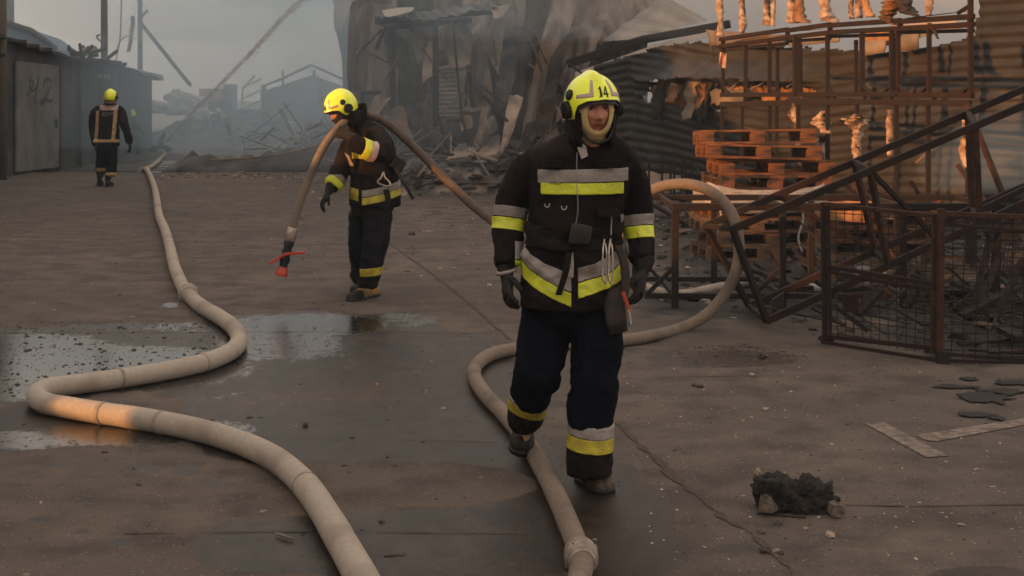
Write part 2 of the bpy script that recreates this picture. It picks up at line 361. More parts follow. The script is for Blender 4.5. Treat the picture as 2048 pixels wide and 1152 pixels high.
ys = np.concatenate([np.linspace(-12,2.5,12), np.arange(2.7,13,0.05), np.arange(13,31.8,0.2), [31.8]])
X, Y = np.meshgrid(xs, ys); nx, ny = len(xs), len(ys)
vid = np.arange(nx*ny).reshape(ny, nx)
fq = np.stack([vid[:-1,:-1], vid[:-1,1:], vid[1:,1:], vid[1:,:-1]], -1).reshape(-1,4)
verts = np.stack([X, Y, np.zeros_like(X)], -1).reshape(-1,3)
me = bpy.data.meshes.new('pavement'); 
back = nx*(ny-1); k0 = len(verts)
lip = np.stack([xs, np.full(nx, 31.8), np.full(nx, -0.3)], -1)
verts = np.vstack([verts, lip])
fl = [[back+i, back+i+1, k0+i+1, k0+i] for i in range(nx-1)]
me.from_pydata(verts.tolist(), [], fq.tolist()+fl)
pxg = np.where(verts[:,1] > 1, 1024+verts[:,0]/np.maximum(verts[:,1],1)*F, -5000); pyg = HY+F*H/np.maximum(verts[:,1], 1)
for nm, val in (('wet', field(pxg, pyg, WET)), ('damp', np.clip(field(pxg, pyg, DAMP)-field(pxg, pyg, DRY), 0, .76)), ('soot', field(pxg, pyg, SOOT))):
    a = me.attributes.new(nm, 'FLOAT', 'POINT'); a.data.foreach_set('value', val.astype(np.float32))
me.materials.append(gmat); pav = link('pavement', me, None); pav['kind'] = 'structure'
far = mesh_obj('ground', [(-300,-100,GZ),(300,-100,GZ),(300,450,GZ),(-300,450,GZ)], [(0,1,2,3)], gfar); far['kind'] = 'structure'

# joints in the paving: strips of packed dirt, slightly uneven
dirtm = M('joint_dirt', (0.040,0.030,0.024), (0.07,0.052,0.04), 30, 1.0, None, 0, 0.8, 60)
def joint(pxs, w, seed, nm='dirt_joint', ragged=0.6):
    pts = [G(x, y) for x, y in pxs]; pts = catmull(pts, 24); mb = MB(); vs = []
    for i, p in enumerate(pts):
        d = (pts[min(i+1,len(pts)-1)]-pts[max(i-1,0)]).normalized(); s = V((-d.y, d.x, 0))
        ww = w*(1+ragged*noise.noise(p*9+V((seed,0,0)))*2.6); off = s*noise.noise(p*5+V((0,seed,0)))*w*0.6
        vs += [p+off-s*max(ww,w*.15)/2+V((0,0,0.004)), p+off+s*max(ww,w*.15)/2+V((0,0,0.004))]
    mb.add(vs, [(2*i, 2*i+1, 2*i+3, 2*i+2) for i in range(len(pts)-1)])
    o = mb.build(nm, dirtm); o['kind'] = 'structure'; return o
joint([(745,462),(800,502),(860,545),(930,600),(1020,680)], 0.022, 1)
joint([(1235,848),(1290,900),(1350,955),(1430,1020),(1520,1085),(1640,1190)], 0.03, 2, ragged=0.9)
joint([(-400,668),(300,665),(700,664),(1040,668)], 0.012, 3)
joint([(1690,1011),(1850,1013),(2048,1010),(2300,1008)], 0.010, 4)
joint([(250,1068),(600,1064),(1060,1068)], 0.008, 5)
joint([(760,880),(1000,884)], 0.005, 6)
joint([(1240,757),(1500,752),(1900,755)], 0.006, 8)
joint([(-300,362),(0,357),(200,351),(400,351),(800,350),(1300,352)], 0.10, 7)

# painted bay marking: a T of worn white paint
pm = M('worn_white_road_paint', (0.22,0.175,0.14), (0.12,0.092,0.073), 22, 0.9, None, 0, 0.3, 90, contrast=(0.35,0.6), c3=(0.09,0.067,0.053), c3scale=14)
def painted(pl, nm='painted_line'):
    o = mesh_obj(nm, [G(x,y)+V((0,0,0.004)) for x,y in pl], [tuple(range(len(pl)))], pm); o['kind'] = 'structure'
painted([(1728,847),(1768,846),(1896,913),(1852,916)])
painted([(1832,872),(1860,867),(2060,836),(2200,814),(2200,824),(2060,849),(1872,884),(1850,881)])

# ---------------------------------------------------------------- sheds on the left
def SX(Z): return -10.62-0.0915*(Z-29.5)
def shed(label, Z0, Z1, h0, h1, mat, door=None, seed=0):
    t = thing('shed', label, 'shed', (SX(Z0), Z0, 0), 'row of low sooty sheds')
    rng = random.Random(seed); n = max(3, int((Z1-Z0)/1.15))
    for i in range(n):                  # board panels of the front, each with its own edge
        a = Z0+(Z1-Z0)*i/n+0.012; b = Z0+(Z1-Z0)*(i+1)/n-0.012; off = rng.uniform(0, 0.035)
        ha = h0+(h1-h0)*i/n; hb = h0+(h1-h0)*(i+1)/n
        mb = MB(); mb.prism([(SX(a)+off,a,-0.12),(SX(b)+off,b,-0.12),(SX(b)+off,b,hb-0.02),(SX(a)+off,a,ha-0.02)], (-0.06,0,0)); mb.build('wall_panel', mat, t)
    mb = MB(); mb.prism([(SX(Z0)-0.08,Z0,-0.12),(SX(Z0)-4,Z0,-0.12),(SX(Z0)-4,Z0,h0+0.3),(SX(Z0)-0.08,Z0,h0-0.03)], (0,0.08,0))
    mb.build('side_wall', mat, t); mb = MB()
    mb.prism([(SX(Z1)-0.08,Z1-0.1,-0.12),(SX(Z1)-4,Z1-0.1,-0.12),(SX(Z1)-4,Z1-0.1,h1+0.3),(SX(Z1)-0.08,Z1-0.1,h1-0.03)], (0,0.08,0)); mb.build('side_wall', mat, t)
    vs = []; m_ = 26                   # roof with a ragged, sagging edge
    for i in range(m_):
        z = Z0+(Z1-Z0)*i/(m_-1); h = h0+(h1-h0)*i/(m_-1); r = noise.noise(V((z*1.7, seed, 0)))*0.16
        vs += [(SX(z)+0.28+r, z, h-0.02+r*0.5), (SX(z)-1.5, z, h+0.16+noise.noise(V((z, 5, seed)))*0.1), (SX(z)-4.2, z, h+0.42)]
    mb = MB(); mb.add(vs, [(3*i+j, 3*i+j+1, 3*i+j+4, 3*i+j+3) for i in range(m_-1) for j in range(2)])
    o = mb.build('roof', charm, t); solid(o, 0.07, -1)
    return t
sh1 = shed('nearest sooty shed, its pale grey door sprayed with 4.2.', 28.0, 34.6, 2.92, 2.66, shedm, seed=1)
sh2 = shed('middle shed of the row, dark boards behind the walking firefighter', 34.7, 41.6, 2.62, 2.66, shedm, seed=2)
sh3 = shed('farthest shed of the row, dark blue-grey, ending at the open yard', 41.7, 49.0, 2.58, 2.25, shedm, seed=3)
def shed_pt(px, z, off):               # a point on the shed fronts in the column px
    Z = 7.92/((1024-px)/F-0.0915); return V((SX(Z)+off, Z, z))
def shed_px(px, py, off):
    Z = 7.92/((1024-px)/F-0.0915); return V((SX(Z)+off, Z, H-(py-HY)/F*Z))
mb = MB(); mb.prism([shed_px(24,344,.05), shed_px(110,334,.05), shed_px(110,131,.05), shed_px(24,122,.05)], (0.05,0,0)); door = mb.build('door', shedl, sh1)
mb = MB(); mb.prism([shed_pt(104,.95,.11), shed_pt(102,.95,.11), shed_pt(102,1.15,.11), shed_pt(104,1.15,.11)], (0.03,0,0)); mb.build('handle', burnt, door)
def stroke(mb, pts, w, off):
    pp = catmull([shed_px(x, y, off) for x, y in pts], 6) if len(pts) > 2 else [shed_px(x, y, off) for x, y in pts]
    vs = []
    for i, p in enumerate(pp):
        d = (pp[min(i+1,len(pp)-1)]-pp[max(i-1,0)]).normalized(); s = d.cross(V((1,0,0))).normalized()
        vs += [p-s*w/2, p+s*w/2]
    mb.add(vs, [(2*i, 2*i+1, 2*i+3, 2*i+2) for i in range(len(pp)-1)])
mb = MB(); q = 0.106
stroke(mb, [(44,190),(50,183),(58,166),(52,161),(50,176),(57,181),(66,172)], .06, q)
stroke(mb, [(68,152),(66,170),(62,188),(58,202)], .07, q+.002)
stroke(mb, [(61,205),(64,206)], .06, q)
stroke(mb, [(78,174),(80,163),(88,158),(94,166),(90,180),(80,196),(72,205),(76,208),(84,199),(92,203),(98,197)], .065, q)
stroke(mb, [(101,204),(104,206)], .065, q)
mb.build('sprayed_number', paintm, door)
for (a, y0, y1) in ((112,118,340),(152,118,342),(196,128,330)):
    mb = MB(); mb.beam(shed_px(a, y0, .07), shed_px(a, y1, .07), .16, .10); mb.build('pillar', shedm, sh1 if a < 120 else sh2)
mb = MB(); mb.prism([shed_px(190,146,.07), shed_px(214,150,.07), shed_px(214,158,.07), shed_px(190,155,.07)], (.04,0,0)); mb.build('sign_board', tansheet, sh2)
# torn roof timbers
rg = random.Random(4)
mb = MB()
for i in range(16):
    x = rg.uniform(120, 232); y = np.interp(x, [110,180,200,232], [112,112,122,132])+rg.uniform(-6,2)
    p = shed_px(x, y, 0.15); mb.beam(p, p+V((rg.uniform(-.3,.3), rg.uniform(-.4,.5), rg.uniform(-.02,.3))), .06, .09)
mb.build('roof_timber', charm, sh2)['kind'] = 'stuff'
mb = MB(); mb.tube(catmull([shed_px(155,106,.1), shed_px(165,100,.1), shed_px(177,101,.1), shed_px(180,97,.12)], 5), .09, 8); mb.build('bent_roof_edge', tansheet, sh2)
# bluish roofs behind the row
t = thing('far_roof', 'blue-grey pitched roof showing above the nearest shed', 'roof', (-17, 42, 0))
mb = MB(); z = 42
mb.prism([P(5,44,z), P(60,62,z+1), P(112,98,z+2), P(112,150,z+2), P(5,150,z)], (-1,6,0)); mb.build('roof_slope', roofm, t)
mb = MB(); mb.beam(P(5,42,41.9), P(62,60,42.9), .12); mb.beam(P(62,60,42.9), P(113,97,43.9), .12); mb.build('ridge_board', polem, t)
t = thing('far_roof', 'low light grey roof edge beyond the farthest shed', 'roof', (-15, 52, 0))
mb = MB(); mb.prism([P(225,130,52), P(300,147,54), P(303,160,54), P(225,145,52)], (-.5,4,0)); mb.build('roof_slope', roofm, t)

def pole(px, Z, r, ztop, label, cat='pole', mat=polem, z0=GZ, extra=None):
    x = (px-1024)/F*Z; t = thing('utility_pole', label, cat, (x, Z, z0))
    mb = MB(); mb.tube([(x,Z,z0),(x+.01,Z,ztop*.5),(x,Z,ztop)], [r*1.1, r, r*.9], 14); mb.build('shaft', mat, t, True)
    return t
pl = pole(3, 29.0, 0.095, 6.5, 'thick brown pole at the left edge beside the nearest shed', z0=0)
mb = MB(); mb.beam(P(-6,110,28.9), P(11,110,28.9), .05); mb.build('clamp_band', burnt, pl)
pl = pole(208, 41.0, 0.10, 7.0, 'dark round pole rising behind the middle shed')
mb = MB(); mb.tube(catmull([P(203,84,41), P(196,78,41), P(194,72,41), P(200,70,41)], 5), .025, 6); mb.build('hook', burnt, pl)
mb = MB(); mb.tube([P(201,96,41), P(215,104,41)], .03, 6); mb.build('bracket', burnt, pl)
pl = pole(280, 62.0, 0.11, 7.5, 'faint distant lamp pole fading into the smoke')
mb = MB(); mb.beam(P(278,40,62), P(296,20,62), .1); mb.build('arm', polem, pl)
t = thing('wire_sapling', 'thin bare branching wire standing left of the faint pole', 'wire', P(232,165,50))
mb = MB(); mb.tube(catmull([P(230,170,50), P(233,115,50), P(240,80,50), P(243,0,50), P(243,-30,50)], 4), .022, 5); mb.tube(catmull([P(233,115,50), P(236,90,50), P(250,74,50), P(262,72,50)], 4), .018, 5); mb.build('branch', polem, t)
t = thing('boom', 'thin diagonal boom slanting down from the faint pole', 'boom', P(380,172,64))
mb = MB(); mb.beam(P(283,48,64), P(382,172,64), .16); mb.build('beam', polem, t)
t = thing('warning_ribbon', 'red and pale striped ribbon hanging in the haze', 'ribbon', P(258,102,58))
pts = [(265,32),(266,48),(263,64),(262,80),(257,104)]
for i in range(4):
    mb = MB(); (x0,y0),(x1,y1) = pts[i], pts[i+1]
    mb.prism([P(x0-4,y0,58), P(x0+4,y0,58), P(x1+4,y1,58), P(x1-4,y1,58)], (0,.03,0)); mb.build('stripe', [burnt, redm, pinkband, redm][i], t)

# ---------------------------------------------------------------- corrugated sheet builder
PROF = [0, 0.15, 0.85, 1, 1, 0.85, 0.15, 0]
def sheet(corn, ribs='v', pitch=0.18, amp=0.025, mat=sootsheet, parent=None, name='corrugated_sheet', buck=0.08, bs=0.8, rag=0.0, seed=0, step=0.2, curl=0, per=4, thick=0.004):
    a, b, c, d = [P(*q) if len(q) == 3 else V(q[:3]) for q in corn]      # TL TR BR BL
    w = ((b-a).length+(c-d).length)/2; h = ((d-a).length+(c-b).length)/2
    nrm = ((b-a).cross(d-a)).normalized()
    if nrm.y > 0: nrm = -nrm
    if ribs == 'v': nu = int(w/pitch)*per+1; nv = max(2, int(h/step)+1)
    elif ribs == 'h': nv = int(h/pitch)*per+1; nu = max(2, int(w/step)+1)
    else: nu = max(2, int(w/step)+1); nv = max(2, int(h/step)+1)
    nu = max(nu, 3); nv = max(nv, 3)
    vs = []
    for j in range(nv):
        for i in range(nu):
            u = i/(nu-1); v = j/(nv-1)
            if rag:
                v = v + rag*noise.noise(V((u*5, seed*3.1, 1)))*(v-0.5)*2; u2 = u + rag*0.6*noise.noise(V((v*5, seed*2.3, 7)))*(u-0.5)*2
            else: u2 = u
            p = (a*(1-u2)+b*u2)*(1-v)+(d*(1-u2)+c*u2)*v
            k = i if ribs == 'v' else j
            ph = 0 if ribs not in 'vh' else (0.5-0.5*math.cos(2*math.pi*k/per) if per > 4 else (0,0.85,1,0.2)[k%4])
            bk = noise.noise(p*bs*.6+V((seed,0,0)))*buck*.6 + abs(noise.noise(p*bs*1.4+V((0,seed,0))))*buck*.9 + abs(noise.noise(V((p.x*3.5, p.y*3.5, p.z*2+seed))))*buck*.35
            bk += curl*max(0, v-0.7)**2
            vs.append(p+nrm*(ph*amp+bk))
    fs = [(j*nu+i, j*nu+i+1, (j+1)*nu+i+1, (j+1)*nu+i) for j in range(nv-1) for i in range(nu-1)]
    o = mesh_obj(name, vs, fs, mat, parent)
    if thick: solid(o, thick)
    return o

# ---------------------------------------------------------------- the buckled warehouse wall on the right
WA = V((2.08, 24, 0)); WB = V((6.4, 17, 0)); WD = (WB-WA); WLEN = WD.length; WD.normalize(); WN = V((WD.y, -WD.x, 0))
if WN.x > 0: WN = -WN                  # faces the yard
def wall_s(px):                        # photo column -> distance along the wall
    k = (px-1024)/F; return (k*WA.y-WA.x)/(WD.x-k*WD.y)
def wall_px(s): p = WA+WD*s; return 1024+p.x/p.y*F
def wall_z(px, py): s = wall_s(px); Z = (WA+WD*s).y; return H-(py-HY)/F*Z
wh = thing('warehouse_wall', 'long buckled corrugated warehouse wall, sooty and torn open in the middle', 'wall', WA)
TOP = [(1180,135),(1240,118),(1280,108),(1320,92),(1400,84),(1450,86),(1500,92),(1560,96),(1640,100),(1740,104),(1800,104),(1880,92),(1950,72),(1956,20),(1962,-40),(2300,-90)]
SAG = [(1180,0.10),(1260,0.22),(1330,0.12),(1440,-0.18),(1540,-0.30),(1680,-0.2),(1800,-0.06),(1950,0.0),(2300,0.04)]
def tear(px, py):                      # inside the torn opening?
    top = np.interp(px, [1290,1310,1340,1400,1500,1600,1640], [195,172,160,156,158,170,190]); bot = np.interp(px, [1290,1310,1400,1440,1500,1560,1600,1640],[200,212,215,220,206,200,196,190])
    j = noise.noise(V((px*.04,3,0)))*5
    return 1290 < px < 1640 and top+j < py < bot+j*2
def wall_panel(sa, sb, za, zb, seed):
    pitch = 0.135; nv = int((zb-za)/pitch*6); nu = int((sb-sa)/0.09)+1
    vs = []; keep = []
    for j in range(nv+1):
        z = za+(zb-za)*j/nv
        for i in range(nu+1):
            s = sa+(sb-sa)*i/nu; px = wall_px(s)
            sag = np.interp(px, [q[0] for q in SAG], [q[1] for q in SAG])
            zz = z+sag*min(1, max(0, z)*0.8)*(1.0 if z < 2.2 else max(0, 1-(z-2.2)))
            rib = 0.5-0.5*math.cos(2*math.pi*z/pitch)
            bk = 0.10*noise.noise(V((s*.9, z*.7, seed*.0)))+0.05*noise.noise(V((s*2.6, z*1.8, 9)))+0.02*noise.noise(V((s*7, z*5, 2)))
            Z = (WA+WD*s).y; py = HY+(H-zz)/Z*F
            if 1270 < px < 1660 and 90 < py < 165:        # the upper sheet bulges out above the tear
                bk += 0.55*math.sin(math.pi*min(1,(px-1270)/390))*max(0, (py-110)/50)**1.4
            vs.append(WA+WD*s+V((0,0,zz))+WN*(rib*0.028+bk)); keep.append((px, py, zz))
    fs = []
    for j in range(nv):
        for i in range(nu):
            k = j*(nu+1)+i; px, py, zz = keep[k]
            topy = np.interp(px, [q[0] for q in TOP], [q[1] for q in TOP])+noise.noise(V((px*.05,0,0)))*6+noise.noise(V((px*.25,0,0)))*2.5
            if py < topy or tear(px, py): continue
            fs.append((k, k+1, k+nu+2, k+nu+1))
    if not fs: return
    used = sorted({i for f in fs for i in f}); mp = {u: n for n, u in enumerate(used)}
    o = mesh_obj('corrugated_sheet', [vs[u] for u in used], [tuple(mp[i] for i in f) for f in fs], wallsheet, wh, True)
    solid(o, 0.004)
ss = [wall_s(1185), wall_s(1268), wall_s(1425), wall_s(1600), wall_s(1790), wall_s(1960), wall_s(2150)]
for i in range(6):
    for j, (za, zb) in enumerate(((-0.12,1.18),(1.14,2.4),(2.36,3.9))):
        wall_panel(ss[i]+(0.0 if i else 0), ss[i+1]+0.04, za, zb, i*3+j)
# the insulation behind the tear and what hangs out of it
def W(px, py, off=0.0):
    s = wall_s(px); p = WA+WD*s; return V((p.x, p.y, H-(py-HY)/F*p.y))+WN*off
def wsheet(px4, off, mat, name, **k):
    q = [tuple(W(x, y, off if not isinstance(off, (list,tuple)) else off[i])) for i, (x, y) in enumerate(px4)]
    return sheet_w(q, mat, name, **k)
def sheet_w(q, mat, name, parent=wh, buck=0.06, bs=2, rag=0.1, seed=1, step=0.07, thick=0.02):
    a, b, c, d = [V(x) for x in q]; w = (b-a).length; h = (d-a).length; nu = max(3, int(w/step)); nv = max(3, int(h/step)); vs = []
    nrm = (b-a).cross(d-a).normalized(); nrm = -nrm if nrm.y > 0 else nrm
    for j in range(nv):
        for i in range(nu):
            u, v = i/(nu-1), j/(nv-1)
            u2 = u+rag*noise.noise(V((v*4, seed, 7)))*(u-.5)*2; v2 = v+rag*noise.noise(V((u*6, seed, 1)))*(v-.5)*2
            p = (a*(1-u2)+b*u2)*(1-v2)+(d*(1-u2)+c*u2)*v2
            vs.append(p+nrm*(noise.noise(p*bs+V((seed,0,0)))*buck+noise.noise(p*bs*3.3)*buck*.6))
    o = mesh_obj(name, vs, [(j*nu+i, j*nu+i+1, (j+1)*nu+i+1, (j+1)*nu+i) for j in range(nv-1) for i in range(nu-1)], mat, parent, True)
    solid(o, thick); return o
wsheet([(1285,150),(1640,150),(1640,222),(1285,222)], -0.22, insul, 'insulation', buck=0.12, bs=3)
for x0, y0, x1, y1, m_, sd in ((1375,162,1404,242,tansheet,1),(1398,165,1420,225,insul,2),(1318,168,1340,245,charm,3),(1406,160,1432,243,charm,4),(1345,166,1372,206,insul,5),(1436,176,1500,212,tansheet,6)):
    wsheet([(x0,y0),(x1,y0+3),(x1-5,y1-6),(x0+6,y1)], [0.02,0.04,0.16,0.18], m_, 'hanging_lining', buck=0.10, bs=5, rag=0.25, seed=sd, step=0.05)
for i in range(9):                     # stud stubs that stick out of the lining
    x = 1470+i*18+rg.uniform(-4,4); y = 158+abs(i-4)*2.0+rg.uniform(0,12)
    mb = MB(); mb.tube([W(x,y,-.05), W(x+rg.uniform(-2,2),y+8,.06)], .012, 6); mb.build('stud', foam, wh)
# pale roof lining that shows through the rack at the top of the wall
wsheet([(1735,66),(1800,50),(1800,92),(1738,94)], 0.10, insul, 'scorched_lining', seed=2)
wsheet([(1796,50),(1925,36),(1935,58),(1800,86)], 0.14, palesheet, 'scorched_lining', seed=3)
for (x0,y0,x1,y1) in ((1740,84,1790,112),(1815,70,1858,104)):
    wsheet([(x0,y0),(x1,y0-4),(x1-6,y1-6),(x0+4,y1)], 0.16, tansheet, 'scorched_lining', rag=.35, seed=x0, step=.06)
wsheet([(1430,60),(1600,72),(1590,94),(1440,92)], 0.2, greysheet, 'roof_flashing', seed=8)
wsheet([(1600,72),(1700,62),(1700,84),(1600,94)], 0.2, palesheet, 'roof_flashing', seed=9)
# debris stuck on the wall's foot
t = thing('loose_batten', 'short pale batten leaning on the corrugated wall right of the rack', 'batten', W(1860,326,.3))
mb = MB(); mb.beam(W(1859,325,.25), W(1888,287,.12), .05, .03); mb.build('batten', woody, t)

# ---------------------------------------------------------------- gable and fallen roof behind the wall
gb = thing('fallen_gable', 'pale collapsed gable roof with a dark fallen beam above the torn wall', 'roof', (3, 26, 0))
sheet([(1205,85,27),(1330,-6,27.2),(1418,45,26.5),(1290,78,26.5)], 'v', .3, .02, palesheet, gb, 'roof_panel', .06)
sheet([(1150,20,28.5),(1330,-60,28.5),(1330,-4,28),(1200,92,28)], 'v', .25, .03, greysheet, gb, 'roof_panel', .1)
mb = MB(); mb.beam(P(1135,128,26.2), P(1290,78,26.2), .22, .16); mb.beam(P(1288,79,26.2), P(1460,48,25.8), .2, .14); mb.build('fallen_beam', burnt, gb)
sheet([(1150,146,26.0),(1300,94,26.0),(1300,104,25.9),(1150,166,25.9)], 'n', mat=palesheet, parent=gb, name='fascia', buck=.04)
sheet([(1300,92,26.0),(1445,58,25.6),(1440,70,25.5),(1300,103,25.9)], 'n', mat=palesheet, parent=gb, name='fascia', buck=.04)
sheet([(1150,158,26.3),(1300,104,26.3),(1290,330,25.2),(1175,330,25.2)], 'h', .14, .03, greysheet, gb, 'corrugated_sheet', .12, seed=3, per=6)
# ---------------------------------------------------------------- collapsed hall in the middle
cw = thing('collapsed_hall', 'collapsed metal hall of leaning twisted corrugated sheets behind the firefighters', 'ruin', (-1, 29, 0))
for k_, (a_, b_, zt_) in enumerate(((700,752,-30),(748,800,-45),(796,852,-20),(848,905,-40),(900,965,-30))):
    sheet([(a_,zt_+(40 if k_ == 0 else 0),32.6-k_*.4),(b_,zt_,32.2-k_*.4),(b_-4+k_*3,330,31.6-k_*.2),(a_+6,318,32-k_*.2)], 'v', .24, .05, (brownsheet,greysheet,sootsheet,brownsheet,greysheet)[k_], cw, buck=.22, seed=k_, rag=.03, per=6)
sheet([(745,-30,34),(960,-30,34),(960,345,34),(745,320,34)], 'v', .24, .05, sootsheet, cw, buck=.2, seed=41)
sheet([(940,-30,30.5),(1300,-30,29),(1290,350,28.5),(940,350,30)], 'v', .2, .035, sootsheet, cw, buck=.25, seed=2)
sh = [([(880,-20,29.6),(940,-20,29.4),(935,240,28.9),(880,250,29)], brownsheet),
      ([(930,-20,29.3),(1000,-20,28.8),(985,255,27.8),(922,270,28.2)], greysheet),
      ([(998,-20,28.2),(1060,-20,27.8),(1012,235,27.2),(972,190,27.6)], greysheet),
      ([(1056,-20,27.3),(1112,-20,27),(1062,285,26),(1012,295,26.3)], sootsheet),
      ([(1108,-20,26.8),(1160,-20,26.5),(1090,292,25.6),(1042,290,25.8)], greysheet),
      ([(1150,-20,27.6),(1235,-20,27.2),(1150,215,26.2),(1085,295,26)], greysheet),
      ([(1010,60,26.6),(1045,50,26.6),(1020,210,26),(985,230,26.2)], sootsheet),
      ([(1120,100,26),(1150,60,26),(1100,270,25.4),(1060,285,25.4)], sootsheet)]
for i, (c, m_) in enumerate(sh): sheet(c, 'v', .24, .05, m_, cw, buck=.22, seed=10+i, rag=.06, per=6, bs=1.3)
sheet([(885,45,28.2),(948,52,28.2),(942,128,28),(898,140,28)], 'v', .3, .03, tansheet, cw, 'hanging_sheet', .16, 1.5, .25, 21)
sheet([(822,62,28.6),(868,58,28.6),(864,128,28.4),(838,132,28.4)], 'v', .3, .03, greysheet, cw, 'hanging_sheet', .16, 1.5, .3, 22)
sheet([(770,60,29.4),(826,58,29.2),(812,150,29),(775,118,29.2)], 'v', .3, .03, sootsheet, cw, 'hanging_sheet', .2, 1.5, .3, 23)
sheet([(855,90,28),(868,70,28),(866,165,27.8),(846,160,27.8)], 'n', mat=plaster, parent=cw, name='hanging_sheet', buck=.12, rag=.3, seed=24)
sheet([(905,128,28.1),(935,125,28.1),(928,190,27.9),(918,182,27.9)], 'n', mat=tansheet, parent=cw, name='hanging_sheet', buck=.12, rag=.3, seed=25)
sheet([(873,134,28.4),(908,130,28.4),(928,238,28.2),(872,238,28.2)], 'h', .09, .03, palesheet, cw, 'roller_door', .02, per=4)
mb = MB(); mb.beam(P(871,40,27.9), P(872,352,27.9), .11); mb.build('column', burnt, cw)
mb = MB(); mb.beam(P(782,50,29), P(790,340,29), .12); mb.build('column', burnt, cw)
for i, (a, b, w) in enumerate((((755,42,28.4),(1000,18,27.6),.26),((768,56,28.9),(940,40,28),.16),((716,106,29),(764,56,28.6),.09),((790,30,28.6),(860,24,28.2),.3),((752,98,29.4),(772,52,29.2),.08))):
    mb = MB(); mb.beam(P(*a), P(*b), w, w*.6); mb.build('canopy_beam', burnt if i != 2 else greysheet, cw)
sheet([(760,36,28.2),(985,6,27.4),(1000,26,26.9),(770,50,27.7)], 'v', .2, .03, sootsheet, cw, 'canopy_sheet', .15, 1.5, .1, 30)
sheet([(765,30,28),(830,22,28),(826,34,27.5),(772,44,27.5)], 'n', mat=palesheet, parent=cw, name='canopy_sheet', buck=.15, rag=.3, seed=31)
sheet([(985,22,27),(1020,14,27),(1010,34,26.8),(985,38,26.8)], 'n', mat=tansheet, parent=cw, name='canopy_sheet', buck=.1, rag=.3, seed=32)
mb = MB(); mb.prism([P(974,110,26.4), P(990,135,26.3), P(1012,188,26.2), P(1040,232,26.1), P(1004,300,26.1), P(992,225,26.2)], (0,.05,0)); mb.build('torn_plate', burnt, cw)
mb = MB(); mb.beam(P(884,230,27.6), P(926,180,27.6), .16, .05); mb.build('slanting_board', tansheet, cw)
mb = MB(); mb.beam(P(905,40,27.8), P(925,250,27.4), .05); mb.beam(P(935,140,27.4), P(930,250,27.2), .05); mb.build('bent_bar', burnt, cw)
mb = MB()
for a, b in (((724,185),(724,262)),((760,187),(760,262)),((722,185),(762,185)),((724,225),(760,225))): mb.beam(P(*a,30.5), P(*b,30.5), .08)
mb.build('door_frame', burnt, cw)
mb = MB(); mb.prism([P(726,188,30.6), P(758,188,30.6), P(758,330,30.6), P(726,330,30.6)], (0,.04,0)); mb.build('door_leaf', shedl, cw)
rg = random.Random(12)
for i in range(40):                    # bent bars and battens among the sheets
    x = rg.uniform(760, 1240); y = rg.uniform(120, 320); Z = rg.uniform(25.2, 27.5); an = rg.uniform(-1.2, 1.2); l = rg.uniform(30, 90)
    mb = MB(); mb.beam(P(x,y,Z), P(x+l*math.sin(an), y-l*math.cos(an), Z+rg.uniform(-.3,.3)), rg.uniform(.03,.09), rg.uniform(.02,.05)); mb.build('bent_bar', rg.choice([burnt, tansheet, greysheet, sootsheet]), cw)
for i in range(26):
    x = rg.uniform(740, 1240); y = rg.uniform(180, 300); Z = rg.uniform(25.4, 27); w = rg.uniform(18, 50); h = rg.uniform(30, 90); dx = rg.uniform(-40, 40)
    sheet([(x,y,Z),(x+w,y+rg.uniform(-8,8),Z),(x+w*.8+dx,y+h,Z-.2),(x+dx,y+h*.9,Z-.2)], rg.choice(['v','n','n']), .16, .02, rg.choice([greysheet,sootsheet,brownsheet,tansheet]), cw, 'torn_sheet', .12, 2, .3, 60+i, step=.12)

def slab_thing(label, cat, pts, depth, mat, name, seed=0, buck=0.03):
    t = thing(name, label, cat, P(*pts[0]))
    sheet(pts, 'n', mat=mat, parent=t, name='panel', buck=buck, rag=.12, seed=seed, step=.08, thick=depth); return t
slab_thing('tall pale scorched plasterboard slab standing on end in the wreck', 'board', [(1018,190,25.6),(1046,198,25.6),(1024,262,25.2),(1001,312,25.1)], .05, plaster, 'plasterboard_slab', 1, .06)
slab_thing('broad tan slab lying against the foot of the standing slab', 'board', [(918,292,26),(1000,272,25.8),(998,312,25.2),(892,322,25.6)], .08, plaster, 'plasterboard_slab', 2, .06)
t = thing('corrugated_panel', 'dark corrugated panel lying tilted left of the tan slab', 'sheet', P(822,290,27))
sheet([(818,268,27.6),(930,246,27.2),(942,276,26.4),(824,304,26.8)], 'h', .12, .035, sootsheet, t, 'sheet', .06, per=6)
t = thing('corrugated_panel', 'small folded corrugated panel propped right of the dark one', 'sheet', P(960,270,26.5))
sheet([(948,262,26.8),(990,232,26.6),(998,262,26.3),(955,290,26.3)], 'v', .12, .03, greysheet, t, 'sheet', .08, per=6)

# long crumpled roofing sheet on the yard
t = thing('crumpled_roofing', 'long crumpled dark roofing sheet lying along the yard edge', 'roofing', (-6, 34, GZ))
n = 90; vs = []
rx = [345,375,400,440,520,600,660,720,790,830]; ry = [334,312,308,316,312,300,284,268,262,272]
for i in range(n):
    x = 345+(830-345)*i/(n-1); y = np.interp(x, rx, ry)
    for j in range(9):
        v = j/8; Z = 32.2+v*3.2; zr = H-(y-HY)/F*33.8; f = math.sin(math.pi*min(1, v*1.05))**.7
        z = GZ+(zr-GZ)*f; p = V(((x-1024)/F*33.6+noise.noise(V((i*.15,j,0)))*.1, Z, z))
        p.z += noise.noise(V((i*.22, j*.7, 3)))*.13*f+0.03*math.sin(i*0.9+j*.5)*f; p.z = max(p.z, GZ+.005+.01*v); vs.append(p)
o = mesh_obj('sheet', vs, [(i*9+j, (i+1)*9+j, (i+1)*9+j+1, i*9+j+1) for i in range(n-1) for j in range(8)], sootsheet, t, True); solid(o, .01)
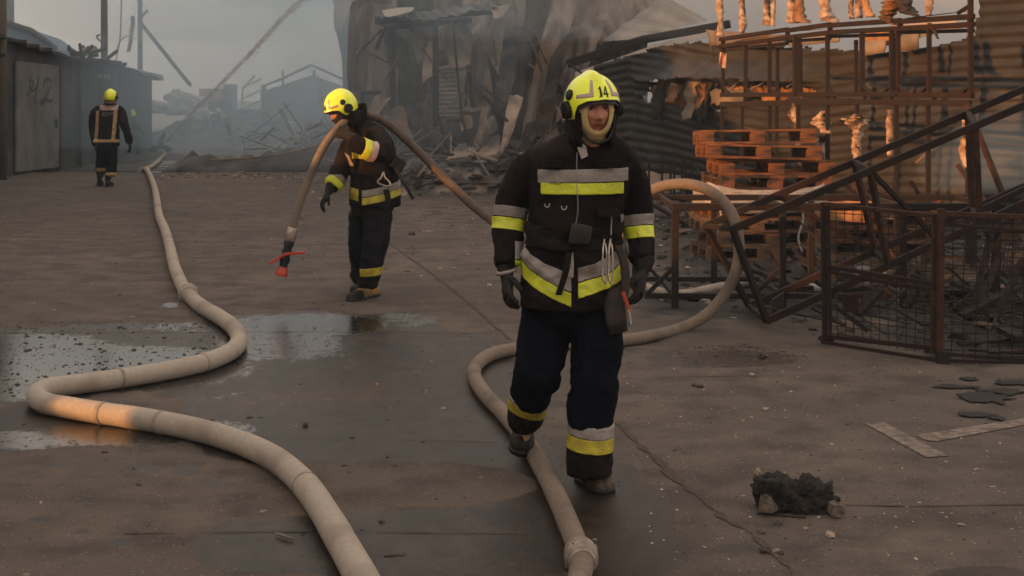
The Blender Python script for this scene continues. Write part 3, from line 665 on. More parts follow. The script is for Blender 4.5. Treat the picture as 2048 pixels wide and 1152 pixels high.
mb = MB(); mb.tube(catmull([P(420,320,33), P(520,314,33), P(610,298,33), P(700,276,33)], 5), .03, 6); mb.build('edge_trim', tansheet, t)

# ---------------------------------------------------------------- rubble
ICO = None
def rock_mesh(name, r, sc, seed, mat, sub=2, amp=.35, freq=1.3):
    bm = bmesh.new(); bmesh.ops.create_icosphere(bm, subdivisions=sub, radius=1)
    for v in bm.verts:
        q = v.co*freq+V((seed*7.3, seed*1.7, 0)); k = 1+amp*noise.noise(q)+amp*.5*noise.noise(q*2.7)
        v.co = V((v.co.x*k*sc[0], v.co.y*k*sc[1], max(v.co.z*k*sc[2], -sc[2]*.55)))*r
    me = bpy.data.meshes.new(name); bm.to_mesh(me); bm.free(); me.materials.append(mat)
    return me
def scatter(name, label, n, fn, smin, smax, mats, seed, kind='stuff', flat=.6, zoff=0):
    """one mesh of many crumbs: nobody could count them"""
    rg = random.Random(seed); vs = []; fs = []; mi = []
    base = [V(v) for v in ((-1,-1,0),(1,-.8,0),(.9,1,0),(-.8,.9,0),(-.5,-.6,1),(.6,-.3,.9),(.4,.7,1.1),(-.6,.5,.8))]
    bf = [(0,3,2,1),(4,5,6,7),(0,1,5,4),(1,2,6,5),(2,3,7,6),(3,0,4,7)]
    for _ in range(n):
        p = fn(rg)
        if p is None: continue
        s = smin*(smax/smin)**(rg.random()**2.2); a = rg.uniform(0, 6.3); k = len(vs); ca, sa = math.cos(a), math.sin(a)
        ex = rg.uniform(.5, 1.6); fz = flat*rg.uniform(.4, 1.3)
        for b in base:
            q = V((b.x*ex+rg.uniform(-.25,.25), b.y/ex+rg.uniform(-.25,.25), b.z*fz))*s*.5
            vs.append((p.x+q.x*ca-q.y*sa, p.y+q.x*sa+q.y*ca, p.z+q.z+zoff))
        fs += [tuple(i+k for i in f) for f in bf]; mi += [rg.randrange(len(mats))]*6
    me = bpy.data.meshes.new(name); me.from_pydata(vs, [], fs)
    for m_ in mats: me.materials.append(m_)
    me.polygons.foreach_set('material_index', mi); o = link(name, me, None)
    tag(o, label, 'debris', kind=kind); return o
def inpoly(px, py, poly):
    c = False; j = len(poly)-1
    for i in range(len(poly)):
        xi, yi = poly[i]; xj, yj = poly[j]
        if (yi > py) != (yj > py) and px < (xj-xi)*(py-yi)/(yj-yi)+xi: c = not c
        j = i
    return c
def region(poly, z=0.0):
    x0 = min(p[0] for p in poly); x1 = max(p[0] for p in poly); y0 = min(p[1] for p in poly); y1 = max(p[1] for p in poly)
    Y0 = F*H/(y1-HY); Y1 = F*H/(y0-HY)
    def f(rg):
        for _ in range(40):
            Y = rg.uniform(Y0, Y1); y = HY+F*H/Y; x = rg.uniform(x0, x1)
            if inpoly(x, y, poly) and rg.random() < Y/Y1: return V(((x-1024)/F*Y, Y, z))
    return f
scatter('fine_grit', 'pale and dark grit and chips strewn over the paving', 3000, region([(1240,700),(2200,700),(2400,1250),(1300,1250)]), .003, .015, [rockp, rockd, rubblem, rockd, rubblem, rockd, chipm], 1)
scatter('fine_grit', 'sparse dark crumbs over the wet paving and left side', 2200, region([(-100,420),(1250,420),(1250,1250),(-200,1250)]), .006, .028, [rockd, rockd, rubblem, rockd, rockp], 2)
scatter('fine_grit', 'dark gravel lumps lying in the puddle', 500, region([(0,640),(460,640),(420,720),(0,800)]), .008, .03, [rockd], 3)
scatter('fine_grit', 'grit strewn over the far paving', 1600, region([(500,352),(1500,352),(1700,700),(800,560),(560,420)]), .008, .05, [rockd, rubblem, rockp, rockd, chipm], 4)
scatter('burnt_debris', 'charred splinters and ash under the racks', 2600, region([(1290,430),(2300,430),(2300,730),(1880,720),(1660,690),(1560,640),(1300,600)]), .015, .12, [rockd, charm, rubblem, charm, rust], 5)
scatter('burnt_debris', 'rubble spread along the foot of the collapsed hall', 1800, region([(800,352),(1300,345),(1480,380),(1480,420),(1200,420),(960,376)], 0), .03, .22, [rubblem, rockd, greysheet, rubblem, rockp], 6)
scatter('burnt_debris', 'bits of wreckage along the yard edge', 700, region([(300,346),(830,346),(900,362),(300,358)], 0), .02, .1, [rubblem, rockd, rockp], 7)
def heap(name, label, x0, x1, y0, y1, h, seed, mat=rubblem, z0=0.0, bits=700, smax=.35, mats=None):
    nx_, ny_ = 70, 36; vs = []
    def hh(u, v, x, y):
        e = max(0, 1-abs(2*u-1)**2.5)*max(0, 1-abs(2*v-1)**2.5)
        return e*h*(.55+.9*noise.noise(V((x*.7, y*.7, seed)))+.4*noise.noise(V((x*2.3, y*2.3, seed)))+.25*noise.noise(V((x*6, y*6, seed))))
    for j in range(ny_):
        for i in range(nx_):
            u, v = i/(nx_-1), j/(ny_-1); x = x0+(x1-x0)*u; y = y0+(y1-y0)*v
            vs.append((x, y, z0-.03+max(0, hh(u, v, x, y))))
    o = mesh_obj(name, vs, [(j*nx_+i, j*nx_+i+1, (j+1)*nx_+i+1, (j+1)*nx_+i) for j in range(ny_-1) for i in range(nx_-1)], mat)
    tag(o, label, 'debris', kind='stuff')
    def f(rg):
        u, v = rg.random(), rg.random(); x = x0+(x1-x0)*u; y = y0+(y1-y0)*v; q = hh(u, v, x, y)
        return V((x, y, z0-.03+q)) if q > .04 else None
    if bits: scatter(name, label.replace('heap', 'loose pieces on the heap'), bits, f, .05, smax, mats or [rubblem, rockd, greysheet, charm, rust], seed+50, flat=.4)
heap('rubble_heap', 'low heap of sooty rubble under the leaning sheets', -2.6, 2.6, 24.3, 30, .95, 1, bits=1300)
def tangle(label, n, fn, lmin, lmax, mats, seed):
    rg = random.Random(seed); vs = []; fs = []; mi = []
    for _ in range(n):
        p = fn(rg)
        if p is None: continue
        a = rg.uniform(0, math.pi); e = rg.gauss(.15, .35); l = rg.uniform(lmin, lmax); d = V((math.cos(a)*math.cos(e), math.sin(a)*math.cos(e), math.sin(abs(e)))); q = p+d*l
        b_ = MB(); b_.box((0,0,0), (1,1,1)); w = rg.choice([.02,.03,.05,.10]); s = V((-math.sin(a), math.cos(a), 0)); u = d.cross(s); k = len(vs)
        for v in b_.v: vs.append(p.lerp(q, v.x+.5)+s*v.y*w+u*v.z*w*.35)
        fs += [tuple(i+k for i in f) for f in b_.f]; mi += [rg.randrange(len(mats))]*6
    me = bpy.data.meshes.new('debris_tangle'); me.from_pydata([tuple(v) for v in vs], [], fs)
    for m_ in mats: me.materials.append(m_)
    me.polygons.foreach_set('material_index', mi); tag(link('debris_tangle', me, None), label, 'debris', kind='stuff')
tangle('tangle of bars, laths and torn strips in front of the collapsed hall', 330, lambda r: V((r.uniform(-2.6,2.7), r.uniform(24.2,28.5), r.uniform(0,.75))), .3, 1.4, [burnt, greysheet, brownsheet, tansheet, rust], 3)
tangle('tangle of burnt bars at the foot of the corrugated wall', 200, lambda r: V((r.uniform(2.1,6.4), r.uniform(15.5,20), r.uniform(0,.3))), .2, .9, [burnt, rust, charm, brownsheet], 4)
tangle('charred sticks and bars behind the cage', 170, lambda r: V((r.uniform(2.4,5.2), r.uniform(9.6,13.6), r.uniform(0,.14))), .15, .8, [burnt, charm, charm, rust], 5)
tangle('sticks and torn strips in the hazy yard', 160, lambda r: V((r.uniform(-8,-2.6), r.uniform(36,50), r.uniform(-.1,.7))), .4, 1.6, [greysheet, burnt, tansheet], 6)
heap('ash_heap', 'heap of burnt debris at the foot of the corrugated wall', 1.9, 6.6, 15.6, 21.5, .42, 2, charm, bits=1200, smax=.3)
heap('ash_heap', 'burnt heap behind the mesh cage on the right', 2.9, 6.5, 9.9, 14.5, .28, 3, charm, bits=1300, smax=.28)
heap('rubble_heap', 'far heap of pale rubbish in the haze', -15.5, -8.5, 56, 66, 1.2, 4, rubblem, GZ, bits=900, smax=.8, mats=[whitem, rubblem, greysheet, roofm, palesheet])
heap('rubble_heap', 'far dark rubble heap behind the crates', -13, -6, 69, 76, 2.6, 5, rubblem, GZ, bits=600, smax=1.0, mats=[rubblem, greysheet, sootsheet])
heap('rubble_heap', 'hazy rubble heap left of the collapsed hall', -7.5, -3.5, 42, 56, 1.0, 6, rubblem, GZ, bits=700, smax=.5)

# ---------------------------------------------------------------- things far back in the smoke
def B(x, y, Z): return P(x, y, Z)
rg = random.Random(9)
spots = [((362,218),.62,62,'large pale sack lowest in the white pile'),((388,206),.48,63,'white sack on top of the pile at the right'),((352,199),.42,63,'crumpled white sack at the top left of the pile'),
         ((318,218),.42,60,'small white sack beside the shed corner'),((405,236),.5,61,'flattened white sack in front of the pile')]
for (c, r, Z, lab) in spots:
    p = B(*c, Z); o = link('sack', rock_mesh('sack', r, (1, .8, .8), rg.random()*9, whitem, 3, .6, 1.6), None, None, p)
    for q in o.data.polygons: q.use_smooth = True
    tag(o, lab, 'sack', 'white sacks piled in the haze')
t = thing('skip', 'blue steel skip in the hazy distance', 'skip', B(500,265,66)+V((0,0,0)))
mb = MB(); mb.box(B(500,243,66.6), (1.16,1.4,1.0)); mb.build('body', bluem, t)
mb = MB(); mb.box(B(500,220,66.6), (1.24,1.48,.07)); mb.build('rim', bluem, t)
for i in range(3):
    mb = MB(); mb.box(B(482+i*18,243,65.85), (.06,.06,.96)); mb.build('rib', bluem, t)
t = thing('white_shelf', 'white painted shelf frame standing on the blue skip', 'shelf', B(503,219,66.3))
for x in (484, 522):
    for Z in (66, 66.9):
        mb = MB(); mb.beam(B(x,219,Z), B(x+1,168 if x > 500 else 178,Z), .07); mb.build('post', whitep, t)
for y in (0, 22, 42):
    for Z in (66, 66.9):
        mb = MB(); mb.beam(B(484,192-22+y+6,Z), B(523,172-22+y+8,Z), .08); mb.build('rail', whitep, t)
mb = MB(); mb.beam(B(486,178,66.9), B(510,150,67), .1); mb.build('leaning_bar', whitep, t)
for k in range(3):
    for i in range(3):
        x = 540+i*26; y = 257-k*14
        t = thing('crate', ['lowest', 'middle', 'top'][k]+' reddish crate in the '+['left', 'middle', 'right'][i]+' of the three far stacks', 'crate', B(x, y+7, 66), 'reddish crates stacked in the haze')
        mb = MB(); mb.box(B(x,y,66.4), (.50,.7,.26)); mb.build('box', brickm, t)
        for q in (-.10, .0, .10):
            mb = MB(); mb.box(B(x,y,66.03)+V((0,0,q)), (.56,.04,.07)); mb.build('slat', brickm, t)
t = thing('burnt_van', 'burnt box truck with a pale rear panel, far in the haze', 'truck', B(432,225,70))
mb = MB(); mb.box(B(430,190,70), (1.0,2.6,.62)); mb.build('rear_panel', palesheet, t)
mb = MB(); mb.box(B(434,208,70.2), (1.3,3,.36)); mb.build('chassis', burnt, t)
mb = MB(); mb.box(B(460,195,70.5), (.42,1.6,1.3)); mb.build('cab', roofm, t)
for x in (420, 452):
    mb = MB(); mb.tube([B(x,218,69), B(x,218,69)+V((0,.25,0))], .28, 14); mb.build('wheel', charm, t)
t = thing('burnt_shelter', 'burnt-out open shelter with a low pitched roof in the smoke', 'shelter', B(600,250,68))
for a, b, w in (((528,170),(528,255),.16),((566,140),(566,250),.1),((628,140),(631,205),.16),((560,160),(622,130),.12),((528,172),(562,158),.1),((660,170),(660,255),.14),((622,130),(690,160),.12)):
    mb = MB(); mb.beam(B(*a,68), B(*b,68), w); mb.build('post' if abs(a[0]-b[0]) < 8 else 'rafter', palesheet if a[0] in (628,) else burnt, t)
mb = MB(); mb.prism([B(528,182,70), B(625,150,70), B(690,175,70), B(690,262,70), B(528,262,70)], (0,.3,0)); mb.build('back_wall', sootsheet, t)
mb = MB(); mb.box(B(640,240,67), (1.3,1,1.3)); mb.build('stacked_goods', bluem, t)
t = thing('tall_ruin', 'tall smoke-veiled remains of a building end left of the hall', 'ruin', B(720,250,40))
mb = MB(); mb.prism([B(668,40,42), B(700,10,42), B(705,-60,42), B(790,-60,40), B(790,300,40), B(690,300,42), B(684,120,42)], (0,.4,0)); mb.build('wall', sootsheet, t)
sheet([(664,-30,41.5),(712,-40,41.5),(700,42,41.3),(668,62,41.3)], 'v', .3, .03, plaster, t, 'torn_sheet', .15, 1, .3, 5)
for i in range(5):
    x = rg.uniform(560, 700); y = rg.uniform(215, 250)
    t = thing('plank', ['short', 'long', 'bent', 'pale', 'dark'][i]+' plank sticking out of the hazy heap left of the hall', 'plank', B(x,y,52), 'planks in the hazy heap')
    mb = MB(); mb.beam(B(x,y,52), B(x+rg.uniform(-30,30), y-rg.uniform(15,40), 52), .09, .04); mb.build('board', palesheet if i != 4 else burnt, t)

# water monitor and its jet
t = thing('water_monitor', 'low ground water monitor at the foot of the distant jet', 'monitor', G(322,300,GZ))
p = G(322,302,GZ)
mb = MB(); mb.box(p+V((0,0,.12)), (.5,.5,.12)); mb.box(p+V((-.25,0,.06)), (.12,.6,.12)); mb.box(p+V((.25,0,.06)), (.12,.6,.12)); mb.build('base', burnt, t)
mb = MB(); mb.tube([p+V((0,0,.15)), p+V((.02,0,.42)), p+V((.12,0,.6))], [.09,.08,.06], 12); mb.build('nozzle', burnt, t, True)
jm = bpy.data.materials.new('water_spray'); jm.use_nodes = True; nt = jm.node_tree; b = nt.nodes['Principled BSDF']
b.inputs['Base Color'].default_value = (0.60,0.36,0.22,1); b.inputs['Roughness'].default_value = .5  # orange-brown base puts the low sun's tint into the water colour
tc = nt.nodes.new('ShaderNodeTexCoord'); nn = nt.nodes.new('ShaderNodeTexNoise'); nn.inputs['Scale'].default_value = 3.5; nn.inputs['Detail'].default_value = 8
mr_ = nt.nodes.new('ShaderNodeMapRange'); mr_.inputs[1].default_value = .3; mr_.inputs[2].default_value = .7; mr_.inputs[3].default_value = .12; mr_.inputs[4].default_value = .6
nt.links.new(tc.outputs['Object'], nn.inputs[0]); nt.links.new(nn.outputs[0], mr_.inputs[0]); nt.links.new(mr_.outputs[0], b.inputs['Alpha'])
t = thing('water_jet', 'slanting jet of water shot up across the smoke from the monitor', 'water jet', p+V((.12,0,.6)))
Zj = p.y; jp = catmull([P(333,284,Zj), P(378,232,Zj-1), P(430,180,Zj-2), P(500,108,Zj-4), P(560,42,Zj-5.5), P(612,-8,Zj-7), P(670,-60,Zj-9)], 14)
mb = MB(); nj = len(jp)
rr_ = [(.03+.065*(i/nj))*(1+.5*noise.noise(V((i*.35,0,0)))) for i in range(nj)]
mb.tube([q+V((noise.noise(V((i*.5,1,0))), 0, noise.noise(V((i*.5,5,0)))))*.02 for i, q in enumerate(jp)], rr_, 10); mb.build('stream', jm, t, True)
rg = random.Random(3); vs = []; fs = []
for k in range(1500):
    i = rg.randrange(nj-1); f = i/nj; q = jp[i].lerp(jp[i+1], rg.random())+V((rg.gauss(0,1), rg.gauss(0,1), rg.gauss(0,1)))*(.02+.07*f); s = rg.uniform(.006,.022)
    c = len(vs); vs += [q+V((s,0,0)), q+V((-s,0,0)), q+V((0,s,0)), q+V((0,-s,0)), q+V((0,0,s*1.6)), q+V((0,0,-s*1.6))]
    fs += [(c,c+2,c+4),(c+2,c+1,c+4),(c+1,c+3,c+4),(c+3,c,c+4),(c+2,c,c+5),(c+1,c+2,c+5),(c+3,c+1,c+5),(c,c+3,c+5)]
mesh_obj('spray', vs, fs, jm, t)['kind'] = 'stuff'

# ---------------------------------------------------------------- unseen blocks added left of the frame to cast the yard's shade
ob = thing('shade_wall', 'unseen stepped wall added left of the yard to shade it', 'building', (-10, 5, 0))
def wallseg(y0, y1, z0, z1): mb = MB(); mb.box((-10.15, (y0+y1)/2, (z0+z1)/2), (.3, y1-y0, z1-z0)); mb.build('wall', shedm, ob)
YG = (2.12, 2.88); ZG = (1.62, 2.02)      # a small gap lets one patch of sun through onto the hose
wallseg(-30, YG[0], 0, 6); wallseg(YG[0], YG[1], 0, ZG[0]); wallseg(YG[0], YG[1], ZG[1], 6); wallseg(YG[1], 3.2, 0, 6)
wallseg(3.2, 5.6, 0, 2.74); wallseg(5.6, 9, 0, 2.9)
mb = MB(); mb.prism([(-10,9,0),(-10,27.5,0),(-10,27.5,9),(-10,21,8),(-10,14,4.2),(-10,9,2.9)], (-.3,0,0)); mb.build('sloped_shade_wall', shedm, ob)
ob2 = thing('hall', 'unseen tall block added beyond the left edge to shade the far yard', 'building', (-21, 30, 0))  # tall block added out of view to keep sun off the far yard
mb = MB(); mb.box((-22.5, 35, 5), (3, 50, 10)); mb.build('wall', shedm, ob2)
# ================================================================ PEOPLE
def limb(mb, pts, n=20, k=5):
    """pts: (px, py, Z, radius)"""
    c = catmull([P(*p[:3]) for p in pts], k); r = []
    for i in range(len(pts)-1):
        for j in range(k): t = j/k; t = t*t*(3-2*t); r.append(pts[i][3]*(1-t)+pts[i+1][3]*t)
    r.append(pts[-1][3]); mb.tube(c, r, n); return c
def torso(mb, rings, side, front, n=32, e=2.3):
    """rings: (px, py, Z, half width px, half depth m)"""
    R = []
    for x, y, Z, hw, hd in rings:
        s = V(side); s.normalize(); f = V(front); f.normalize()
        R.append((P(x,y,Z), s*(hw/F*Z), f*hd))
    mb.loft(R, n, e)
def folds(p, amp, seed=0, vert=2.5, horiz=9):
    q = V((p.x*vert*2, p.y*vert*2, p.z*horiz+p.x*3))+V((seed,seed*2,0))
    a = 1-abs(noise.noise(q))*2.4
    b = 1-abs(noise.noise(V((p.x*9+p.z*7, p.y*9, p.z*13-p.x*5))+V((0,seed,seed))))*2.4
    k = min(1.6, max(.25, .75+2.2*noise.noise(p*2.6+V((seed,0,seed)))))
    return k*amp*(a*.7+b*.3)+amp*.22*noise.noise(p*35)

def head_local(nu=72, nv=60, a=.077, b=.096, c=.118):
    """a head at the origin looking along -Y; returns verts, faces"""
    def g(x, z, cx, cz, sx, sz): return math.exp(-((x-cx)/sx)**2-((z-cz)/sz)**2)
    vs = []
    for j in range(nv+1):
        ph = math.pi*j/nv; z = c*math.cos(ph); r = math.sin(ph)
        for i in range(nu):
            th = 2*math.pi*i/nu; x = a*r*math.cos(th); y = b*r*math.sin(th)
            if z < -.02: t = (-z-.02)/.1; x *= 1-.22*t; y = y*(1-.12*t) if y < 0 else y*(1-.35*t)
            if y < 0:
                ax = abs(x)
                d = .024*g(x,z,0,-.020,.013,.017)+.014*g(x,z,0,.004,.010,.022)+.006*g(ax,z,.014,-.026,.008,.009)
                d += .007*g(ax,z,.030,.040,.026,.009) - .012*g(ax,z,.031,.020,.015,.011)+.004*g(ax,z,.031,.019,.009,.006)
                d += .006*g(ax,z,.042,-.012,.018,.016)+.008*g(x,z,0,-.052,.022,.010)-.006*g(x,z,0,-.054,.020,.0028)
                d += .010*g(x,z,0,-.094,.022,.014)-.004*g(x,z,0,-.072,.020,.006)
                y -= d
            vs.append(V((x,y,z)))
    fs = [(j*nu+i, j*nu+(i+1)%nu, (j+1)*nu+(i+1)%nu, (j+1)*nu+i) for j in range(nv) for i in range(nu)]
    return vs, fs
def frame(yaw, pitch=0, roll=0):
    """yaw>0 turns the face towards +X; pitch>0 looks down; roll>0 leans the crown towards +X"""
    return Matrix.Rotation(roll, 3, 'Y') @ Matrix.Rotation(yaw, 3, 'Z') @ Matrix.Rotation(pitch, 3, 'X')
def tint_head(me, hc, R):
    at = me.color_attributes.new('tint', 'FLOAT_COLOR', 'POINT'); Ri = R.transposed(); col = []
    for v in me.vertices:
        q = Ri @ (v.co-hc); c = [1, 1, 1]
        if q.length < .2 and q.y < -.02:
            ax = abs(q.x)
            brow = math.exp(-((ax-.030)/.017)**4-((q.z-.034+.12*(ax-.03))/.0052)**2)
            lip = math.exp(-(q.x/.022)**4-((q.z+.054)/.0075)**2); lid = math.exp(-((ax-.031)/.016)**4-((q.z-.0235)/.0032)**2)
            nost = math.exp(-((ax-.008)/.004)**2-((q.z+.033)/.0025)**2); stub = math.exp(-(q.x/.04)**4-((q.z+.075)/.026)**4)*.16
            k = max(brow*.95, lid*.95, nost*.9); m = math.exp(-(q.x/.02)**4-((q.z+.0535)/.0018)**2)
            c = [1-k-stub, 1-k-stub, 1-k-stub]; c = [c[0]*(1-.2*lip), c[1]*(1-.6*lip), c[2]*(1-.55*lip)]; c = [x*(1-.75*m) for x in c]
        col += [*[max(.03, x) for x in c], 1]
    at.data.foreach_set('color', col)
def helmet_pt(az, el, off=0.0, crest=.014):
    """az 0 = front (-Y), el in radians from the horizontal"""
    a, b, c = .119+off, .148+off, .140+off
    d = V((math.cos(el)*math.sin(az), -math.cos(el)*math.cos(az), math.sin(el)))
    p = V((a*d.x, b*d.y+.012, c*d.z))
    k = crest*math.exp(-(d.x/.17)**2)*max(0, math.sin(el*1.0+.15))**.6 if el > -.15 else 0
    p += d*k; p.z += .004*math.sin(max(0,el)*2); return p
def rim(az):                            # lower edge of the shell: brim in front, low over ears and nape
    a = abs(az); a = min(a, 2*math.pi-a)
    return np.interp(a, [0, .6, .95, 1.15, 1.35, 1.9, 2.4, 3.15], [.24, .20, .06, -.34, -.62, -.66, -.52, -.46])
def helmet(parent, hc, R, num=None, low=False, name='helmet'):
    T = lambda v: hc+R@v
    nu, nv = (72, 30) if not low else (36, 14); vs = []
    for j in range(nv+1):
        for i in range(nu):
            az = 2*math.pi*i/nu; lo = rim(az); el = math.pi/2+(lo-math.pi/2)*(j/nv); p = helmet_pt(az, el)
            if el < 0: p.x *= 1-.10*(-el); 
            a = min(abs(az), 2*math.pi-abs(az))
            if a < 1.0 and j >= nv-3: p += V((0,-1,0))*.010*(1-a)*(j-nv+3)/3    # small brim lip
            vs.append(T(p))
    fs = [(j*nu+i, (j+1)*nu+i, (j+1)*nu+(i+1)%nu, j*nu+(i+1)%nu) for j in range(nv) for i in range(nu)]
    h = mesh_obj(name, vs, fs, helmm, parent, True); solid(h, .005, -1)
    if low:
        mb = MB(); q = T(helmet_pt(1.4, -.05, .0)); n_ = (R@V((1,0,0))); mb.tube([q-n_*.0, q+n_*.018], .045, 12); mb.build('ear_disc', blackp, h)
        q = T(helmet_pt(1.5, .38, .0)); mb = MB(); mb.tube([q-n_*.0, q+n_*.014], .025, 12); mb.build('ear_disc', blackp, h); return h
    mb = MB(); pts = []
    for i in range(61):
        az = -math.pi+2*math.pi*i/60; lo = rim(az); p = helmet_pt(az, lo-.01); p.x *= 1-.10*max(0,-lo)
        if abs(az) < 1.0: p += V((0,-1,0))*.010*(1-abs(az))
        pts.append(T(p))
    mb.tube(pts, .0045, 8); mb.build('edge_trim', blackp, h, True)
    vs = []                            # visor pushed up inside: a grey strip under the brim
    for i in range(25):
        az = -1.02+2.04*i/24
        for e_, o_ in ((.03,-.006),(-.04,-.004),(-.10,-.007)): p = helmet_pt(az, e_+rim(az)*.9, o_, 0); vs.append(T(p))
    v_ = mesh_obj('visor', vs, [(3*i+j, 3*i+j+1, 3*i+j+4, 3*i+j+3) for i in range(24) for j in range(2)], visorm, h, True); solid(v_, .003)
    for sgn in (-1, 1):                # ear discs and pivot caps
        for az, el, r_, hgt in ((1.52,-.10,.040,.020),(1.42,.36,.024,.013)):
            p = helmet_pt(sgn*az, el); nn_ = V((p.x/.119**2, (p.y-.012)/.148**2, p.z/.140**2)).normalized()
            mb = MB(); n_ = R@nn_; q = T(p)-n_*.006; mb.tube([q, q+n_*hgt, q+n_*(hgt+.004), q+n_*(hgt+.006)], [r_, r_, r_*.8, .001], 20)
            if r_ > .03:
                up = R@V((0,-.3,1)).normalized(); mb.beam(q-up*r_*.9+n_*hgt, q+up*r_*.9+n_*hgt, .014, .014, up=n_)
            mb.build('ear_disc', blackp, h)
    def patch(pts, mat, nm, off=.0015):     # polygon in (az, el) laid on the shell, subdivided
        bm = bmesh.new(); vv = [bm.verts.new((x, y, 0)) for x, y in pts]; bm.faces.new(vv)
        bmesh.ops.triangulate(bm, faces=bm.faces); bmesh.ops.subdivide_edges(bm, edges=bm.edges, cuts=3, use_grid_fill=True)
        out = [T(helmet_pt(v.co.x, v.co.y, off)) for v in bm.verts]; bm.verts.index_update(); f_ = [[v.index for v in f.verts] for f in bm.faces]; bm.free()
        o = mesh_obj(nm, out, f_, mat, h, True); solid(o, .0015, 0); return o
    for sg in (-1, 1):                 # the L-shaped reflective stickers on both sides
        pts = [(.40,.90),(.53,.94),(.53,.46),(1.05,.38),(1.05,.27),(.38,.34)]
        patch([(sg*x, y) for x, y in pts], pinkband, 'reflective_sticker')
    if num is not None:
        c0 = .0; s = .115; ez = .17; ew = .95
        one = [(0,0),(.5,0),(.5,.08),(.34,.10),(.34,1),(.26,1),(.0,.84),(.0,.76),(.16,.80),(.16,.10),(0,.08)]
        four = [(.34,0),(.62,0),(.62,.26),(.74,.26),(.74,.38),(.62,.38),(.62,1),(.48,1),(0,.36),(0,.26),(.40,.26),(.40,.08),(.34,.08)]
        hole = [(.40,.38),(.12,.38),(.40,.74)]
        x0 = num
        patch([(x0+x*.26, .30+y*.34) for x, y in one], paintm, 'number', .002)
        f1 = [(.42,0),(.62,0),(.62,1),(.42,1)]; f2 = [(0,.24),(.78,.24),(.78,.37),(0,.37)]; f3 = [(0,.37),(.13,.37),(.50,.90),(.44,1),(.40,.94)]
        f4 = [(.34,0),(.70,0),(.70,.07),(.34,.07)]
        for k, f in enumerate((f1, f2, f3, f4)): patch([(x0+.17+x*.28, .30+y*.34) for x, y in f], paintm, 'number', .002+k*.0004)
    return h
def hood(parent, hc, R, mat, opening=(0,-.012,.050,.072), drop=None, name='hood', grow=.010, band_=None):
    """knitted hood: a shell round the head with a face opening (cx, cz, rx, rz)"""
    vs, fs = head_local(72, 60); cx, cz, rx, rz = opening; out = []; ok = []
    for v in vs:
        n_ = v.normalized(); s = V((0,0,0))
        q = V((v.x*(1+grow/.077), (v.y if v.y > -.088 or True else v.y)*(1+grow/.096), v.z*(1+grow/.118)))
        if v.y < 0:                     # smooth over the features
            r0 = math.sqrt(max(0, 1-(min(1,abs(v.z)/.118))**2)); yy = -math.sqrt(max(0, 1-(v.x/.078)**2-(v.z/.12)**2))*(.100+grow); q.y = min(q.y*.5+yy*.5, yy)
        out.append(q); d = ((v.x-cx)/rx)**2+((v.z-cz)/rz)**2; ok.append(not (v.y < -.02 and d < 1))
    keep = [f for f in fs if all(ok[i] for i in f)]
    used = sorted({i for f in keep for i in f}); mp = {u: n for n, u in enumerate(used)}
    # round the opening's rim: snap rim vertices onto the ellipse
    cnt = {}
    for f in keep:
        for a_, b_ in zip(f, f[1:]+f[:1]): cnt[tuple(sorted((a_,b_)))] = cnt.get(tuple(sorted((a_,b_))), 0)+1
    for (a_, b_), c_ in cnt.items():
        if c_ == 1:
            for i in (a_, b_):
                v = vs[i]
                if v.y < -.02:
                    d = math.sqrt(((v.x-cx)/rx)**2+((v.z-cz)/rz)**2)
                    if d > .8: out[i].x = cx+(v.x-cx)/d; out[i].z = cz+(v.z-cz)/d
    o = mesh_obj(name, [hc+R@out[u] for u in used], [tuple(mp[i] for i in f) for f in keep], mat, parent, True); solid(o, .005, -1)
    return o
def glove(parent, wrist, d, palm, thumb, size=1.0, curl=.5, mat=glovem, name='glove', cuff=.10, cuff_r=.05, spread=.0):
    """d: towards the finger tips, palm: normal of the palm side, thumb: side the thumb is on"""
    d = V(d).normalized(); palm = V(palm); palm = (palm-d*palm.dot(d)).normalized(); t = d.cross(palm); t = t if t.dot(V(thumb)) > 0 else -t
    w = V(wrist); s = size; mb = MB()
    mb.loft([(w-d*.02*s, t*.032*s, palm*.024*s), (w+d*.02*s, t*.038*s, palm*.022*s), (w+d*.06*s, t*.046*s, palm*.021*s), (w+d*.098*s, t*.044*s, palm*.017*s)], 20, 2.6)
    L_ = [.076,.086,.080,.062]
    for i in range(4):
        o = (1.5-i)*.0225*s; p = w+d*.085*s+t*o; ang = -.15; q = [p]; ln = L_[i]*s; dd = (d+t*(1.5-i)*(.05+spread)).normalized()
        for k, fr in enumerate((.42,.33,.25)):
            ang += curl*(.75+.15*k)+(.06*i); dirv = dd*math.cos(ang)+palm*math.sin(ang); p = p+dirv*ln*fr; q.append(p)
        mb.tube([q[0]-d*.02*s]+q, [.0125*s,.0128*s,.0122*s,.0115*s,.0085*s], 10)
    b = w+d*.025*s+t*.030*s; td = (d*.62+t*.62+palm*.35).normalized(); p1 = b+td*.042*s; p2 = p1+(d*.8+t*.1+palm*.45).normalized()*.034*s; p3 = p2+(d*.85+palm*.5-t*.15).normalized()*.024*s
    mb.tube([b-td*.02*s, b, p1, p2, p3], [.014*s,.0165*s,.0145*s,.0132*s,.009*s], 10)
    if cuff: mb.loft([(w-d*cuff, t*cuff_r, palm*cuff_r*.9), (w-d*cuff*.5, t*cuff_r*.92, palm*cuff_r*.8), (w-d*.01, t*.036*s, palm*.029*s), (w+d*.01, t*.033*s, palm*.022*s)], 20, 2)
    me = remesh(mb, .0042*max(1,s), 2); displace(me, lambda p, n: .0018*noise.noise(p*60)+.0015*noise.noise(p*25))
    return place(name, me, mat, parent)
